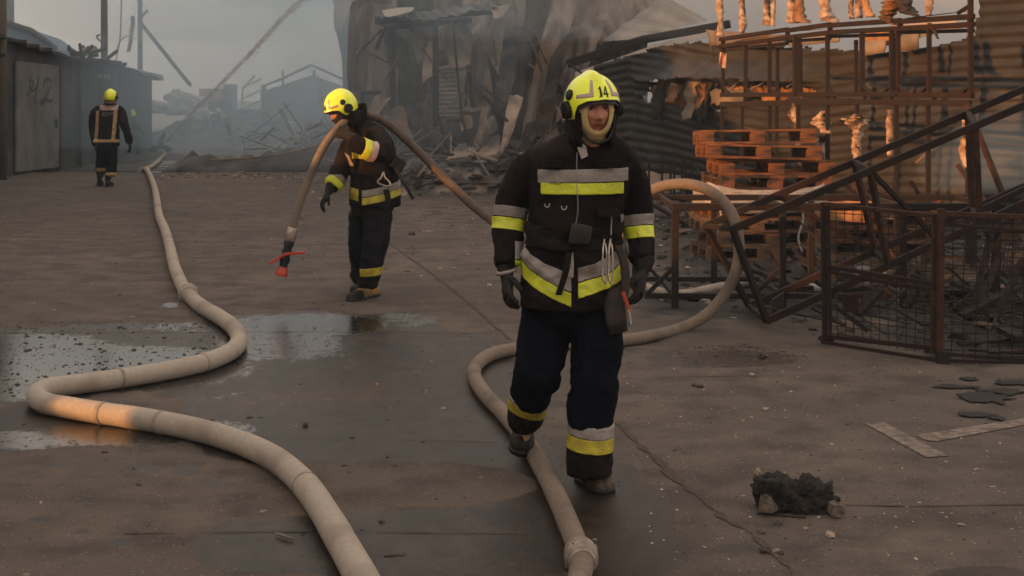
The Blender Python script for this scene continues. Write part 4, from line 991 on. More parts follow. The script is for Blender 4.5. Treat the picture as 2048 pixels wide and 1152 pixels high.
def boot(parent, heel, toe, up, mat=bootm, toecap=None, width=.052, name='boot', shaft=.16, length=None):
    """heel and toe: points on the sole; up: towards the shin"""
    h = V(heel); t = V(toe); d = (t-h).normalized(); L_ = (t-h).length; up = V(up); u = (up-d*up.dot(d)).normalized(); s = d.cross(u); mb = MB()
    R_ = []
    for f, w_, z_, hh in ((0.0,.55,.05,.045),(.06,.72,.055,.055),(.25,.76,.060,.062),(.45,.80,.058,.058),(.65,.98,.046,.046),(.82,1.0,.038,.038),(.95,.8,.032,.030),(1.0,.45,.026,.018)):
        R_.append((h+d*L_*f+u*z_*.9, s*width*w_, u*hh*.92))
    mb.loft(R_, 22, 2.5)
    sh = up.normalized(); a = h+d*L_*.22+u*.05
    mb.loft([(a, s*.042, d*.058), (a+sh*.06, s*.045, d*.055), (a+sh*.11, s*.052, d*.058), (a+sh*shaft, s*.058, d*.060)], 22, 2)
    me = remesh(mb, .0065, 2); displace(me, lambda p, n: .0025*noise.noise(p*30)+.001*noise.noise(p*90))
    o = place(name, me, mat, parent)
    mb = MB(); R_ = []
    for f, w_ in ((-.02,.7),(.1,.84),(.3,.84),(.45,.80),(.65,1.02),(.85,1.04),(.97,.8),(1.03,.4)): R_.append((h+d*L_*f+u*.010, s*width*w_*1.02, u*.014))
    mb.loft(R_, 20, 4); mb.build('sole', blackp, o, True)
    if toecap:
        planes = [(h+d*L_*.68, -d), (h+u*.02, -u)]; me2 = me.copy(); me2.transform(Matrix.Translation(wloc(parent)))
        band(me2, 'toe_cap', toecap, o, planes, .002, .003)
    return o
def lerp(a, b, t): return a+(b-a)*t

# ---------------------------------------------------------------- the foreground firefighter
Z1 = 6.32
foot = G(1180, 972)
p1 = thing('person', 'person walking towards us in front, dark firefighting suit, yellow helmet numbered 14, cream hood', 'person', (foot.x, foot.y, 0), 'firefighters in yellow helmets')
HC = P(1186, 221, 6.22); HR = frame(.22, .10, -.03)
# body: head, neck, trunk, limbs, one surface
mb = MB(); hv, hf = head_local(96, 84)
mb.add([HC+HR@v for v in hv], hf)
mb.tube([HC+V((0,.02,-.05)), HC+V((-.003,.035,-.12)), P(1180,300,6.30)], [.052,.056,.07], 20)
torso(mb, [(1142,600,6.38,62,.085),(1147,520,6.37,60,.085),(1152,450,6.35,62,.09),(1160,370,6.34,72,.10),(1164,320,6.34,76,.095),(1172,292,6.32,56,.07),(1178,278,6.30,30,.05)], (1,.05,0), (0,-1,0))
limb(mb, [(1090,318,6.38,.045),(1048,355,6.40,.040),(1025,430,6.42,.035),(1016,490,6.36,.028),(1014,548,6.30,.022)])
limb(mb, [(1230,318,6.36,.045),(1260,360,6.40,.040),(1272,430,6.42,.035),(1279,490,6.36,.028),(1284,538,6.30,.022)])
limb(mb, [(1105,600,6.38,.08),(1085,680,6.34,.07),(1068,765,6.36,.052),(1058,820,6.55,.045),(1046,868,6.68,.035)])
limb(mb, [(1178,600,6.36,.08),(1186,690,6.28,.07),(1186,770,6.22,.052),(1182,850,6.2,.045),(1178,935,6.2,.036)])
me = remesh(mb, .0046, 1); bo = place('body', me, skinm, p1)
tmp = bo.data; HCl = HC-wloc(p1); tint_head(tmp, HCl, HR)
eyem = M('eye', (0.30,0.25,0.22), (0.26,0.2,0.18), 5, 0.15, None, 0, 0); irism = M('iris', (0.02,0.014,0.01), None, 5, 0.1, None, 0, 0)
def eyes(parent, hc, R):
    for sx in (-1, 1):
        c = V((sx*.031,-.0745,.0185)); bm = bmesh.new(); bmesh.ops.create_uvsphere(bm, u_segments=20, v_segments=14, radius=.0125)
        for v in bm.verts: v.co = hc+R@(v.co+c)-wloc(parent)
        me = bpy.data.meshes.new('eye'); bm.to_mesh(me); bm.free(); me.polygons.foreach_set('use_smooth', [True]*len(me.polygons)); e = link('eye', me, eyem, parent)
        mb = MB(); q = hc+R@(c+V((0,-.0108,0))); n_ = R@V((0,-1,0)); mb.tube([q, q+n_*.0025], [.006,.0045], 14); mb.build('iris', irism, e)
eyes(p1, HC, HR)
# jacket
mb = MB()
torso(mb, [(1141,612,6.36,101,.170),(1142,585,6.36,101,.172),(1143,540,6.36,98,.165),(1147,500,6.35,95,.155),(1150,470,6.35,92,.150),(1153,430,6.34,93,.155),(1157,385,6.34,98,.160),(1161,345,6.34,101,.160),(1163,315,6.34,104,.145),(1166,298,6.33,98,.125),(1170,284,6.33,80,.11),(1175,272,6.32,60,.095),(1180,262,6.30,42,.075)], (1,.05,0), (0,-1,0), 40)
limb(mb, [(1130,330,6.34,.085),(1092,322,6.36,.088),(1052,352,6.40,.084),(1025,405,6.42,.078),(1017,450,6.42,.068),(1015,495,6.36,.062),(1016,530,6.32,.056)], 24)
limb(mb, [(1195,330,6.34,.085),(1230,322,6.36,.086),(1258,352,6.39,.080),(1271,405,6.42,.076),(1275,455,6.42,.070),(1280,490,6.37,.064),(1283,520,6.33,.058)], 24)
me = remesh(mb, .0085, 4)
zw = H-(480-HY)/F*6.3
def fj(p, n):
    arm = abs(p.x-.30) > .26
    a = .021 if arm else .012+.011*math.exp(-((p.z-zw)/.12)**2)
    f = folds(p, a, 3, 2.0, 8 if arm else 5)
    if not arm:                         # the front placket and the belt's pull
        f += .004*math.exp(-((p.x-.303)/.028)**2)*(1 if n[1] < -.4 else 0)
        f -= .010*math.exp(-((p.z-zw)/.035)**2)
    return f
displace(me, fj); JW = me.copy(); jk = place('jacket', me, jacketm, p1)
def hz(px, y, Z): return P(px, y, Z)
zc = lambda y, Z=6.19: H-(y-HY)/F*Z
up = V((0,0,1)); Xp = V((1,0,0))
def hband(y0, y1, x0, x1, mat, tilt=0, Z=6.19, nm='reflective_stripe', off=.004, side=0, front=True):
    n0 = V((side, -tilt, 1)).normalized(); cx = (x0+x1)/2; pl = [(P(cx,y0,Z), n0), (P(cx,y1,Z), -n0), (P(x1,y0,Z), Xp), (P(x0,y0,Z), -Xp)]
    if front: pl.append((V((0,6.30,1)), V((0,1,0))))
    return band(JW, nm, mat, jk, pl, off, .003)
hband(339, 365, 1078, 1256, greyband, .03, side=-.02, off=.008); hband(366, 389, 1084, 1247, yelband, .03, side=-.0, off=.008)
for y0, y1, m_ in ((513,544,greyband),(546,574,yelband)):      # hem stripe in two halves that meet at the placket
    hband(y0+14, y1+14, 1030, 1142, m_, .30, side=.42, front=False); hband(y0+8, y1+8, 1156, 1262, m_, .22, side=-.24, front=False)
def armband(me, par, a, b, t0, t1, mat, rad=.14, off=.004, nm='reflective_stripe', extra=()):
    a = V(a); b = V(b); d = (b-a).normalized(); c0 = a+(b-a)*t0; c1 = a+(b-a)*t1; s = d.cross(V((0,1,0))).normalized()
    pl = [(c0, -d), (c1, d), (c0+s*rad, s), (c0-s*rad, -s), *extra]; return band(me, nm, mat, par, pl, off, .003)
eL0, eL1 = P(1021,412,6.42), P(1014,462,6.40)
armband(JW, jk, eL0, eL1, .06, .46, greyband, .085); armband(JW, jk, eL0, eL1, .50, .98, yelband, .085)
eR0, eR1 = P(1272,428,6.42), P(1277,480,6.40)
armband(JW, jk, eR0, eR1, .06, .46, greyband, .082); armband(JW, jk, eR0, eR1, .50, .96, yelband, .082)
# placket flap, D-rings, pocket flaps, collar
band(JW, 'placket', jacketm, jk, [(P(1172,400,6.19), Xp), (P(1150,400,6.19), V((-1,0,.045)).normalized()), (P(1160,312,6.19), up), (V((0,6.30,1)), V((0,1,0)))], .0035, .003)
mb = MB(); mb.tube(catmull([P(1154,305,6.15), P(1153,360,6.146), P(1156,420,6.15), P(1148,462,6.15)], 6), .0018, 6); mb.build('piping', greyband, jk)
for x, y in ((1094,405),(1128,410)):
    mb = MB(); c = P(x,y,6.15); pts = [c+V((.011*math.cos(t), -.006, .014*math.sin(t)-.006)) for t in np.linspace(-3.3,.2,12)]; mb.tube(pts, .0026, 7); mb.build('ring', steelm, jk, True)
for x0, x1, y in ((1086,1124,322),(1196,1240,420),(1196,1240,322)):
    mb = MB(); a, b, c, d = P(x0,y,6.165), P(x1,y-1,6.165), P(x1,y+14,6.158), P(x0,y+13,6.158)
    mb.prism([a,b,c,d], (0,.03,0)); mb.build('pocket_flap', jacketm, jk)
# collar standing up, with pale lining showing at the throat
def collar(parent, c, R_, w, d, h, mat, flare=1.12, gap=.5, tiltf=.03, nm='collar'):
    vs = []; n = 34
    for i in range(n):
        t = -math.pi/2+gap+(2*math.pi-2*gap)*i/(n-1)
        for k, f in enumerate((1.0, 1.04, flare, flare*1.06)):
            z = (-.03, .0, h*.6, h)[k]; p = V((math.cos(t)*w*f, math.sin(t)*d*f, z+tiltf*math.sin(t)+.006*noise.noise(V((t*2,k,0))))); vs.append(V(c)+R_@p)
    o = mesh_obj(nm, vs, [(4*i+j, 4*(i+1)+j, 4*(i+1)+j+1, 4*i+j+1) for i in range(n-1) for j in range(3)], mat, parent, True); solid(o, .010, 0); return o
collar(jk, P(1178,282,6.30), frame(.1), .088, .088, .085, jacketm, 1.15, .38)
collar(jk, P(1178,281,6.30), frame(.1), .078, .078, .070, greyband, 1.12, .48, nm='collar_lining')
mb = MB(); mb.prism([P(1160,283,6.17), P(1172,292,6.16), P(1176,312,6.15), P(1163,318,6.15), P(1155,296,6.16)], (0,.02,0)); mb.build('collar_tab', greyband, jk)
# belt with buckle pouch, snap hooks, hanging strap and tool pouch
BZ = V((0,0,0)); n0 = V((0,-.16,1)).normalized()
bl = band(JW, 'belt', beltm, p1, [(P(1150,456,6.19), n0), (P(1150,500,6.19), -n0), (P(1248,470,6.2), Xp), (P(1050,470,6.2), -Xp)], .010, .008)
mb = MB(); mb.loft([(P(1140,466,6.145), V((.008,0,.04)), V((0,-.014,0))), (P(1152,468,6.14), V((.01,0,.046)), V((0,-.022,0))), (P(1170,470,6.14), V((.01,0,.042)), V((0,-.022,0))), (P(1182,470,6.145), V((.006,0,.036)), V((0,-.014,0)))], 14, 4)
mb.build('buckle_pouch', leatherm, bl, True)
mb = MB(); pts = catmull([P(1142,505,6.155), P(1142,530,6.15), P(1137,556,6.148)], 6); mb.loft([(p, V((.010+.012*(i/12)**2,0,0)), V((0,-.003,0))) for i, p in enumerate(pts)], 8, 4); mb.build('hanging_tab', greyband, bl, True)
mb = MB(); pts = catmull([P(1138,505,6.15), P(1131,545,6.14), P(1117,590,6.142)], 6); mb.loft([(p, V((.014,0,0)), V((0,-.004,0))) for p in pts], 8, 4); mb.build('strap', beltm, bl, True)
for x in (1207, 1219):
    mb = MB(); pts = catmull([P(x+2,478,6.17), P(x-1,500,6.15), P(x-2,550,6.14), P(x+2,566,6.14), P(x+6,560,6.145), P(x+6,505,6.15), P(x+3,486,6.165)], 6); mb.tube(pts, .0042, 8); mb.build('snap_hook', steelm, bl, True)
mb = MB(); pts = catmull([P(1222,470,6.17), P(1223,440,6.19), P(1224,425,6.2)], 4); mb.tube(pts, .003, 6); mb.build('lanyard', greyband, bl)
mb = MB(); mb.loft([(P(1232,572,6.25), V((.034,0,.004)), V((0,-.030,0))), (P(1228,600,6.22), V((.046,0,.008)), V((0,-.038,0))), (P(1232,635,6.2), V((.046,0,.008)), V((0,-.040,0))), (P(1236,664,6.2), V((.042,0,.010)), V((0,-.036,0)))], 18, 4)
tp = mb.build('tool_pouch', leatherm, bl, True)
mb = MB(); mb.beam(P(1246,585,6.16), P(1259,622,6.16), .03, .016); mb.build('red_tool', redm, tp)
mb = MB(); mb.tube([P(1256,618,6.15), P(1261,648,6.15)], .007, 8); mb.build('tool_tip', steelm, tp)
mb = MB(); pts = catmull([P(1236,490,6.24), P(1249,530,6.22), P(1250,580,6.2), P(1240,612,6.19)], 6); mb.loft([(p, V((.020,0,0)), V((0,-.006,0))) for p in pts], 10, 3); mb.build('axe_sling', leatherm, bl, True)
mb = MB(); c = P(1046,512,6.3); mb.tube([c+V((.012*math.cos(t), -.01, .012*math.sin(t))) for t in np.linspace(0,6.2,14)], .003, 7); mb.build('side_buckle', steelm, bl, True)
# trousers
mb = MB()
torso(mb, [(1141,560,6.37,92,.145),(1141,600,6.37,93,.150),(1141,640,6.36,88,.135),(1141,662,6.36,70,.10)], (1,.05,0), (0,-1,0), 30)
limb(mb, [(1098,610,6.38,.112),(1086,680,6.33,.114),(1072,745,6.28,.098),(1062,785,6.36,.087),(1060,796,6.40,.083)], 26)
limb(mb, [(1188,610,6.36,.112),(1193,690,6.27,.112),(1188,760,6.21,.100),(1183,830,6.19,.095),(1181,862,6.19,.094)], 26)
me = remesh(mb, .0085, 4)
def ft(p, n):
    k = math.exp(-((p.z-.48)/.14)**2)+math.exp(-((p.z-.86)/.1)**2)*.7+.45
    return folds(p, .019*k, 11, 2.2, 6)
displace(me, ft); trs = place('trousers', me, trouserm, p1)
mb = MB()
limb(mb, [(1060,784,6.37,.091),(1054,815,6.46,.088),(1051,840,6.56,.080)], 26); me = remesh(mb, .008, 3); displace(me, lambda p, n: folds(p, .006, 5, 3, 12)); LW = me.copy(); l1 = place('trouser_leg', me, jacketm, trs)
mb = MB()
limb(mb, [(1181,845,6.19,.096),(1180,880,6.19,.097),(1178,915,6.19,.100),(1178,948,6.19,.098)], 26); me = remesh(mb, .008, 3); displace(me, lambda p, n: folds(p, .007, 6, 3, 12)); RW = me.copy(); l2 = place('trouser_leg', me, jacketm, trs)
n1 = V((-.42,-.25,1)).normalized()
def lb(me, par, c0, c1, n, mat, off=.004): band(me, 'reflective_stripe', mat, par, [(c0, n), (c1, -n)], off, .003)
lb(LW, l1, P(1055,797,6.37), P(1055,811,6.37), V((.35,-.1,1)).normalized(), greyband); lb(LW, l1, P(1055,812,6.37), P(1055,832,6.40), V((.35,-.1,1)).normalized(), yelband2)
lb(RW, l2, P(1178,852,6.1), P(1178,879,6.1), V((.10,-.1,1)).normalized(), greyband); lb(RW, l2, P(1178,880,6.1), P(1178,908,6.1), V((.08,-.1,1)).normalized(), yelband2)
# boots: the rear one up on its toes
boot(p1, P(1048,858,6.86), P(1041,911,6.60), P(1052,790,6.62)-P(1045,872,6.74), bootm, None, .058)
mb = MB(); mb.prism([P(1043,869,6.56), P(1060,869,6.56), P(1059,878,6.555), P(1050,883,6.555)], (0,.02,0)); mb.build('boot_tab', tanband, p1)
hl = G(1165, 962); tl = G(1203, 982)
boot(p1, (hl.x,6.36,0.0), (tl.x+.02,6.135,0.0), (0,0,1), bootm, boottoe, .056)
# gloves
gl = glove(p1, P(1013,552,6.30), P(1017,610,6.22)-P(1013,556,6.30), (.9,.25,0), (-.2,-1,0), 1.06, .42, cuff=.08, cuff_r=.050)
mb = MB(); c = [P(1013,543,6.305)+V((.041*math.cos(t), .038*math.sin(t), .010*math.cos(t))) for t in np.linspace(0, 2*math.pi, 25)]; mb.tube(c, .009, 8, caps=False); mb.build('glove_cuff', greyband, gl, True)
glove(p1, P(1284,545,6.30), P(1276,600,6.24)-P(1284,545,6.30), (-.9,.25,0), (.2,-1,0), 1.06, .5, cuff=.07, cuff_r=.055)
hood(p1, HC, HR, hoodm, (0,-.008,.047,.074), grow=.009)
mb = MB(); mb.loft([(HC+HR@V((0,-.005,-.095)), V((.060,0,0)), V((0,-.078,0))), (HC+HR@V((0,.012,-.125)), V((.062,0,0)), V((0,-.074,0))), (P(1180,284,6.27), V((.066,0,0)), V((0,-.066,0))), (P(1179,296,6.29), V((.072,0,0)), V((0,-.07,0)))], 26, 2.1)
me = remesh(mb, .005, 2); displace(me, lambda p, n: .004*noise.noise(V((p.x*14, p.y*14, p.z*60)))); place('hood_neck', me, hoodm, p1)
hh = helmet(p1, HC+HR@V((0,.004,.022)), frame(.32,.10,-.05), num=-.19)
def curtain(par, hc, R, h0=-.085, h1=-.19, w=.115, d=.125, gap=.92, mat=blackp, nm='neck_curtain'):
    vs = []; n = 40
    for i in range(n):
        t = -math.pi/2+gap+(2*math.pi-2*gap)*i/(n-1)
        for k in range(5):
            f = k/4; z = h0+.02*(1-f)*0+(h1-h0)*f; ww = 1+.05*math.sin(f*3)+.03*noise.noise(V((t*3,f*2,0)))
            e = 1-.25*f*math.exp(-((t+math.pi/2-gap)/.5)**2)
            vs.append(hc+R@V((math.cos(t)*w*ww*e, math.sin(t)*d*ww+.012, z)))
    o = mesh_obj(nm, vs, [(5*i+j, 5*(i+1)+j, 5*(i+1)+j+1, 5*i+j+1) for i in range(n-1) for j in range(4)], mat, par, True); solid(o, .008, 0); return o
curtain(p1, HC, HR, .0, -.150, .098, .114, .80, jacketm)
mb = MB()
for sx in (-1, 1): mb.tube(catmull([HC+HR@V((sx*.088,-.035,.01)), HC+HR@V((sx*.075,-.06,-.06)), HC+HR@V((sx*.045,-.085,-.115)), HC+HR@V((0,-.092,-.135))], 6), .006, 8)
mb.build('chin_strap', blackp, hh, True)
# ---------------------------------------------------------------- second firefighter, hose over the shoulder
Z2 = 12.0
p2 = thing('person', 'person in a dark face mask carrying a heavy hose over the shoulder', 'person', (G(730,596).x, G(730,596).y, 0), 'firefighters in yellow helmets')
HC2 = P(682, 221, 11.85); HR2 = frame(-.95, .42, -.12)
mb = MB(); mb.add([HC2+HR2@v for v in hv], hf)
mb.tube([HC2+V((.02,.01,-.05)), P(704,246,11.95), P(722,262,12.0)], [.05,.055,.07], 18)
sd2 = V((.62,-.70,0)); fr2 = V((-.78,-.62,0))      # body side and body front
torso(mb, [(748,420,12.05,36,.11),(748,370,12.05,34,.12),(742,320,12.02,36,.13),(733,275,12.0,38,.12),(722,252,12.0,26,.08)], sd2, fr2)
limb(mb, [(718,268,12.1,.045),(698,300,12.1,.040),(684,335,12.05,.035),(668,366,11.95,.028),(656,386,11.9,.022)])
limb(mb, [(750,272,11.9,.045),(764,296,11.72,.035),(748,304,11.60,.032),(722,292,11.55,.030),(702,276,11.56,.024)])
limb(mb, [(752,425,11.95,.08),(750,480,11.9,.065),(745,530,11.9,.05),(738,572,11.93,.035)]); limb(mb, [(730,425,12.2,.08),(722,480,12.2,.065),(722,530,12.25,.05),(724,562,12.3,.035)])
me = remesh(mb, .0062, 1); bo = place('body', me, skinm, p2); tint_head(bo.data, HC2-wloc(p2), HR2); eyes(p2, HC2, HR2)
mb = MB()
torso(mb, [(750,410,12.05,52,.19),(750,385,12.05,50,.19),(750,350,12.04,46,.175),(746,315,12.02,46,.18),(740,285,12.0,48,.18),(732,262,12.0,44,.15),(722,248,12.0,32,.12),(712,238,11.98,22,.09)], sd2, fr2, 36)
limb(mb, [(722,264,12.1,.085),(698,300,12.1,.085),(684,335,12.05,.078),(672,362,11.97,.072),(664,372,11.93,.068)], 22)
limb(mb, [(752,266,11.88,.085),(764,296,11.72,.085),(748,304,11.60,.078),(722,292,11.55,.070),(704,279,11.56,.062)], 22)
me = remesh(mb, .0115, 4); displace(me, lambda p, n: folds(p, .016, 31, 2, 8)); JW = me.copy(); jk2 = place('jacket', me, jacketm, p2)
def hb2(y0, y1, x0, x1, mat, n, Z=11.85, off=.006): band(JW, 'reflective_stripe', mat, jk2, [(P((x0+x1)/2,y0,Z), n), (P((x0+x1)/2,y1,Z), -n), (P(x1,y0,Z), Xp), (P(x0,y0,Z), -Xp)], off, .004)
nn = V((-.22,-.1,1)).normalized()
hb2(373, 387, 724, 810, greyband, nn); hb2(388, 402, 724, 810, yelband2, nn); hb2(378, 402, 698, 716, yelband2, V((.2,0,1)).normalized())
YX = [(V((0,11.74,0)), V((0,-1,0)))]
armband(JW, jk2, P(690,340,12.05), P(660,378,11.92), .42, .62, greyband, .1, extra=YX); YX = [(V((0,11.74,0)), V((0,-1,0)))]
armband(JW, jk2, P(690,340,12.05), P(660,378,11.92), .64, .90, yelband, .1, extra=YX)
a, b = P(758,301,11.62), P(718,290,11.53)
d_ = (b-a).normalized()
for t0, t1, m_ in ((.22,.50,pinkband),(.52,.84,yelband)):
    band(JW, 'reflective_stripe', m_, jk2, [(a.lerp(b,t0), -d_), (a.lerp(b,t1), d_), (V((0,11.66,0)), V((0,1,0)))], .006, .003)
band(JW, 'reflective_stripe', yelband2, jk2, [(P(715,306,11.8), up), (P(715,318,11.8), -up), (P(728,306,11.8), Xp), (P(702,306,11.8), -Xp)], .006, .003)
band(JW, 'reflective_stripe', greyband, jk2, [(P(684,305,11.9), V((.5,0,1)).normalized()), (P(690,330,11.9), -V((.5,0,1)).normalized()), (P(692,306,11.8), V((1,0,.45)).normalized()), (P(683,306,11.8), -V((1,0,.45)).normalized()), (V((0,11.72,0)), V((0,-1,0)))], .006, .003)
bl = band(JW, 'belt', beltm, p2, [(P(750,333,11.85), up), (P(750,350,11.85), -up)], .012, .008)
mb = MB(); mb.beam(P(785,322,11.9), P(803,334,11.95), .09, .10); mb.beam(P(790,335,11.85), P(827,398,11.85), .035, .028); mb.build('axe_in_holster', blackp, bl)
mb = MB(); c = P(770,362,11.77); mb.tube(catmull([c+V(q) for q in ((-.012,0,.075),(-.03,-.01,.03),(-.06,-.01,-.01),(.01,-.02,-.04),(.045,-.01,-.03),(.03,0,.0),(.0,0,.03),(-.012,0,.075))], 5), .007, 8); mb.build('snap_hook', steelm, bl, True)
mb = MB(); mb.tube(catmull([P(772,380,11.8), P(776,400,11.78), P(770,418,11.78)], 5), .025, 8); mb.build('hanging_strap', beltm, bl, True)
mb = MB()
torso(mb, [(748,385,12.05,46,.16),(746,410,12.05,45,.17),(744,432,12.05,40,.14)], sd2, fr2, 28)
limb(mb, [(754,425,11.95,.120),(754,475,11.9,.108),(745,520,11.88,.090),(739,558,11.92,.080),(738,570,11.93,.080)], 24)
limb(mb, [(728,425,12.2,.120),(722,480,12.2,.105),(722,530,12.28,.090),(722,562,12.3,.085)], 24)
me = remesh(mb, .011, 4); displace(me, lambda p, n: folds(p, .016, 41, 2.2, 7)); LW = me.copy(); tr2 = place('trousers', me, trouser2m, p2)
band(LW, 'reflective_stripe', yelband2, tr2, [(P(742,534,11.9), V((-.1,0,1)).normalized()), (P(742,550,11.9), -V((-.1,0,1)).normalized()), (P(722,540,11.9), -Xp), (V((0,11.99,0)), V((0,1,0)))], .005, .003)
boot(p2, G(752,591), G(700,603), (0.02,0,1), boott, bootm, .062, length=.3)
boot(p2, G(738,580), G(706,586), (0.02,.0,1), bootm, None, .055)
glove(p2, P(656,386,11.9), P(636,424,11.82)-P(656,386,11.9), (.6,.2,-.1), (-.5,-.8,0), 1.1, .45, cuff=.12, cuff_r=.062)
glove(p2, P(697,273,11.58), P(676,262,11.62)-P(697,273,11.58), (0,.9,-.2), (0,0,1), 1.1, .95, cuff=.06, cuff_r=.055)
hood(p2, HC2, HR2, darkhood, (0,.006,.054,.030), grow=.010)
mb = MB(); mb.loft([(HC2+HR2@V((0,.0,-.08)), V((.055,0,0)), V((0,-.065,0))), (P(694,250,11.92), V((.075,0,0)), V((0,-.075,0))), (P(706,260,11.98), V((.09,0,0)), V((0,-.08,0)))], 22); mb.build('hood_neck', darkhood, p2, True)
helmet(p2, HC2+HR2@V((0,.004,.022)), HR2, num=-.19); curtain(p2, HC2, HR2, .0, -.15, .098, .114, .95, jacketm)
collar(jk2, P(712,243,11.97), frame(-.9,.35), .10, .10, .09, jacketm, 1.15, .5)

# ---------------------------------------------------------------- third firefighter, seen from behind
p3 = thing('person', 'person walking away beside the sheds, back turned, tan stripes on the jacket', 'person', (G(212,371).x, G(212,371).y, 0), 'firefighters in yellow helmets')
HC3 = P(222,196,26.9); HR3 = frame(math.pi-.25, .05)
def far_person(par, parts, HC_, HR_, mats, vox=.02, stripes=None):
    mb = MB(); mb.loft([(HC_+V((0,0,z)), V((.078*w,0,0)), V((0,.095*w,0))) for z, w in ((-.12,.55),(-.08,.8),(0,1),(.06,.9),(.11,.4))], 20)
    for q in parts['body']: limb(mb, q, 14)
    place('body', remesh(mb, .012, 1), skinm, par)
    mb = MB(); torso(mb, parts['torso'], (1,0,0), (0,1,0), 28)
    for q in parts['arms']: limb(mb, q, 16)
    me = remesh(mb, vox, 3); displace(me, lambda p, n: folds(p, .014, 7, 2, 7)); JW_ = me.copy(); jk_ = place('jacket', me, mats[0], par)
    mb = MB(); torso(mb, parts['hips'], (1,0,0), (0,1,0), 24)
    for q in parts['legs']: limb(mb, q, 18)
    me = remesh(mb, vox, 3); displace(me, lambda p, n: folds(p, .013, 17, 2, 7)); TW_ = me.copy(); tr_ = place('trousers', me, mats[1], par)
    return JW_, jk_, TW_, tr_
JW, jk3, TW, tr3 = far_person(p3, dict(
  body=[[(218,225,27,.06),(216,290,27,.09)], [(192,230,27,.045),(186,262,27,.04),(192,296,26.8,.03)], [(242,228,27,.045),(252,260,27,.04),(257,288,27,.03)], [(204,290,27,.07),(203,330,27,.05),(203,355,27,.04)], [(226,290,27,.07),(223,330,27,.05),(219,358,27,.04)]],
  torso=[(213,292,27,25.5,.16),(213,270,27,24.5,.16),(214,245,27,24,.155),(216,225,27,24,.15),(218,213,27,19,.12),(220,205,27,10,.08)],
  arms=[[(200,218,27,.08),(191,228,27,.085),(186,250,27.05,.075),(187,272,27,.065),(191,288,26.85,.06)], [(232,217,27,.08),(243,226,27,.088),(250,250,26.95,.078),(256,268,26.95,.068),(259,286,27,.06)]],
  hips=[(213,278,27,23,.14),(213,300,27,22,.14)], legs=[[(205,296,27,.105),(203,325,27,.095),(201,345,27.1,.09)], [(223,296,27,.105),(224,325,26.95,.095),(221,352,26.9,.09)]]), HC3, HR3, (jacketm, trouserm))
bk = [(V((0,26.98,0)), V((0,1,0)))]
def b3(x0, x1, y0, y1, mat, tl=0): band(JW, 'reflective_stripe', mat, jk3, bk+[(P(x0,y0,26.85), -V((1,0,tl)).normalized()), (P(x1,y0,26.85), V((1,0,tl)).normalized()), (P(x0,y0,26.85), up), (P(x0,y1,26.85), -up)], .012, .005)
b3(199,234,211,221,pinkband); b3(192,198.5,222,279,tanband,-.05); b3(227,233,222,279,tanband,-.08); b3(188,237,279,285,tanband)
for nm_, x0, w in (('ДСНС',203,23),):
    cu = bpy.data.curves.new('lettering', 'FONT'); cu.body = nm_; cu.size = .085; cu.extrude = .002; cu.space_character = 1.25; ot = bpy.data.objects.new('lettering', cu); C.objects.link(ot)
    dg = bpy.context.evaluated_depsgraph_get(); me = bpy.data.meshes.new_from_object(ot.evaluated_get(dg)); bpy.data.objects.remove(ot)
    me.materials.clear(); me.materials.append(greyband)
    R_ = Matrix.Rotation(math.pi/2, 4, 'X'); me.transform(R_); me.transform(Matrix.Translation(P(203,231,26.78)-wloc(jk3))); link('lettering', me, None, jk3)
for x0, x1, y0, y1 in ((192,212,336,343),(212,232,345,353)):
    band(TW, 'reflective_stripe', tanband, tr3, [(P(x0,y0,26.9), up), (P(x0,y1,26.9), -up), (P(x0,y0,26.9), -Xp), (P(x1,y0,26.9), Xp)], .012, .005)
g = G(197,372); boot(p3, (g.x+.02,27.0,.03), (g.x-.02,27.26,.0), (0,0,1), bootm, None, .06, shaft=.24)
g = G(219,372); boot(p3, (g.x,26.85,0), (g.x+.01,27.13,.0), (0,0,1), bootm, None, .06, shaft=.24)
glove(p3, P(260,289,27), (.02,0,-1), (-1,0,0), (0,1,0), 1.05, .5, cuff=.05); glove(p3, P(192,292,26.85), (.1,.1,-1), (1,0,0), (0,1,0), 1.05, .5, cuff=.05)
helmet(p3, HC3+V((0,.0,.022)), HR3); curtain(p3, HC3, HR3, .0, -.12, .10, .115, .9, greysheet)

# ---------------------------------------------------------------- fourth firefighter, low in the smoke
p4 = thing('person', 'person crouching in the smoke by the shed corner with only the helmet clearly visible', 'person', (G(265,300,GZ).x, G(265,300,GZ).y, GZ), 'firefighters in yellow helmets')
HC4 = P(264,229,45); HR4 = frame(math.pi-.5, .25)
JW, jk4, TW, tr4 = far_person(p4, dict(
  body=[[(264,240,45,.06),(263,268,45.1,.09)], [(270,262,45,.06),(279,284,44.7,.05),(276,298,45,.04)]],
  torso=[(262,276,45.1,11,.15),(262,262,45.05,11.5,.16),(264,250,45,12,.16),(264,243,45,9,.12),(264,238,45,5,.07)],
  arms=[[(256,247,45,.08),(252,258,45,.075),(262,268,45.4,.06)], [(273,247,45,.08),(279,258,45.1,.075),(285,268,45.4,.06)]],
  hips=[(262,270,45.1,10,.15),(262,280,45.1,11,.15)], legs=[[(257,274,45.1,.11),(252,284,44.7,.1),(255,298,45.1,.08)], [(268,274,45.1,.11),(277,282,44.8,.1),(274,298,45.1,.08)]]), HC4, HR4, (jacketm, trouserm), .025)
for x in (255, 274): boot(p4, V(((x-1024)/F*45, 45, GZ)), V(((x-1024)/F*45+.02, 45.28, GZ)), (0,0,1), bootm, None, .06)
glove(p4, P(286,269,45.45), (.3,1,-.1), (-1,0,0), (0,0,1), 1.1, .7, cuff=.04); glove(p4, P(264,269,45.45), (.3,1,-.1), (1,0,0), (0,0,1), 1.1, .7, cuff=.04)
helmet(p4, HC4+V((0,0,.022)), HR4, low=True)

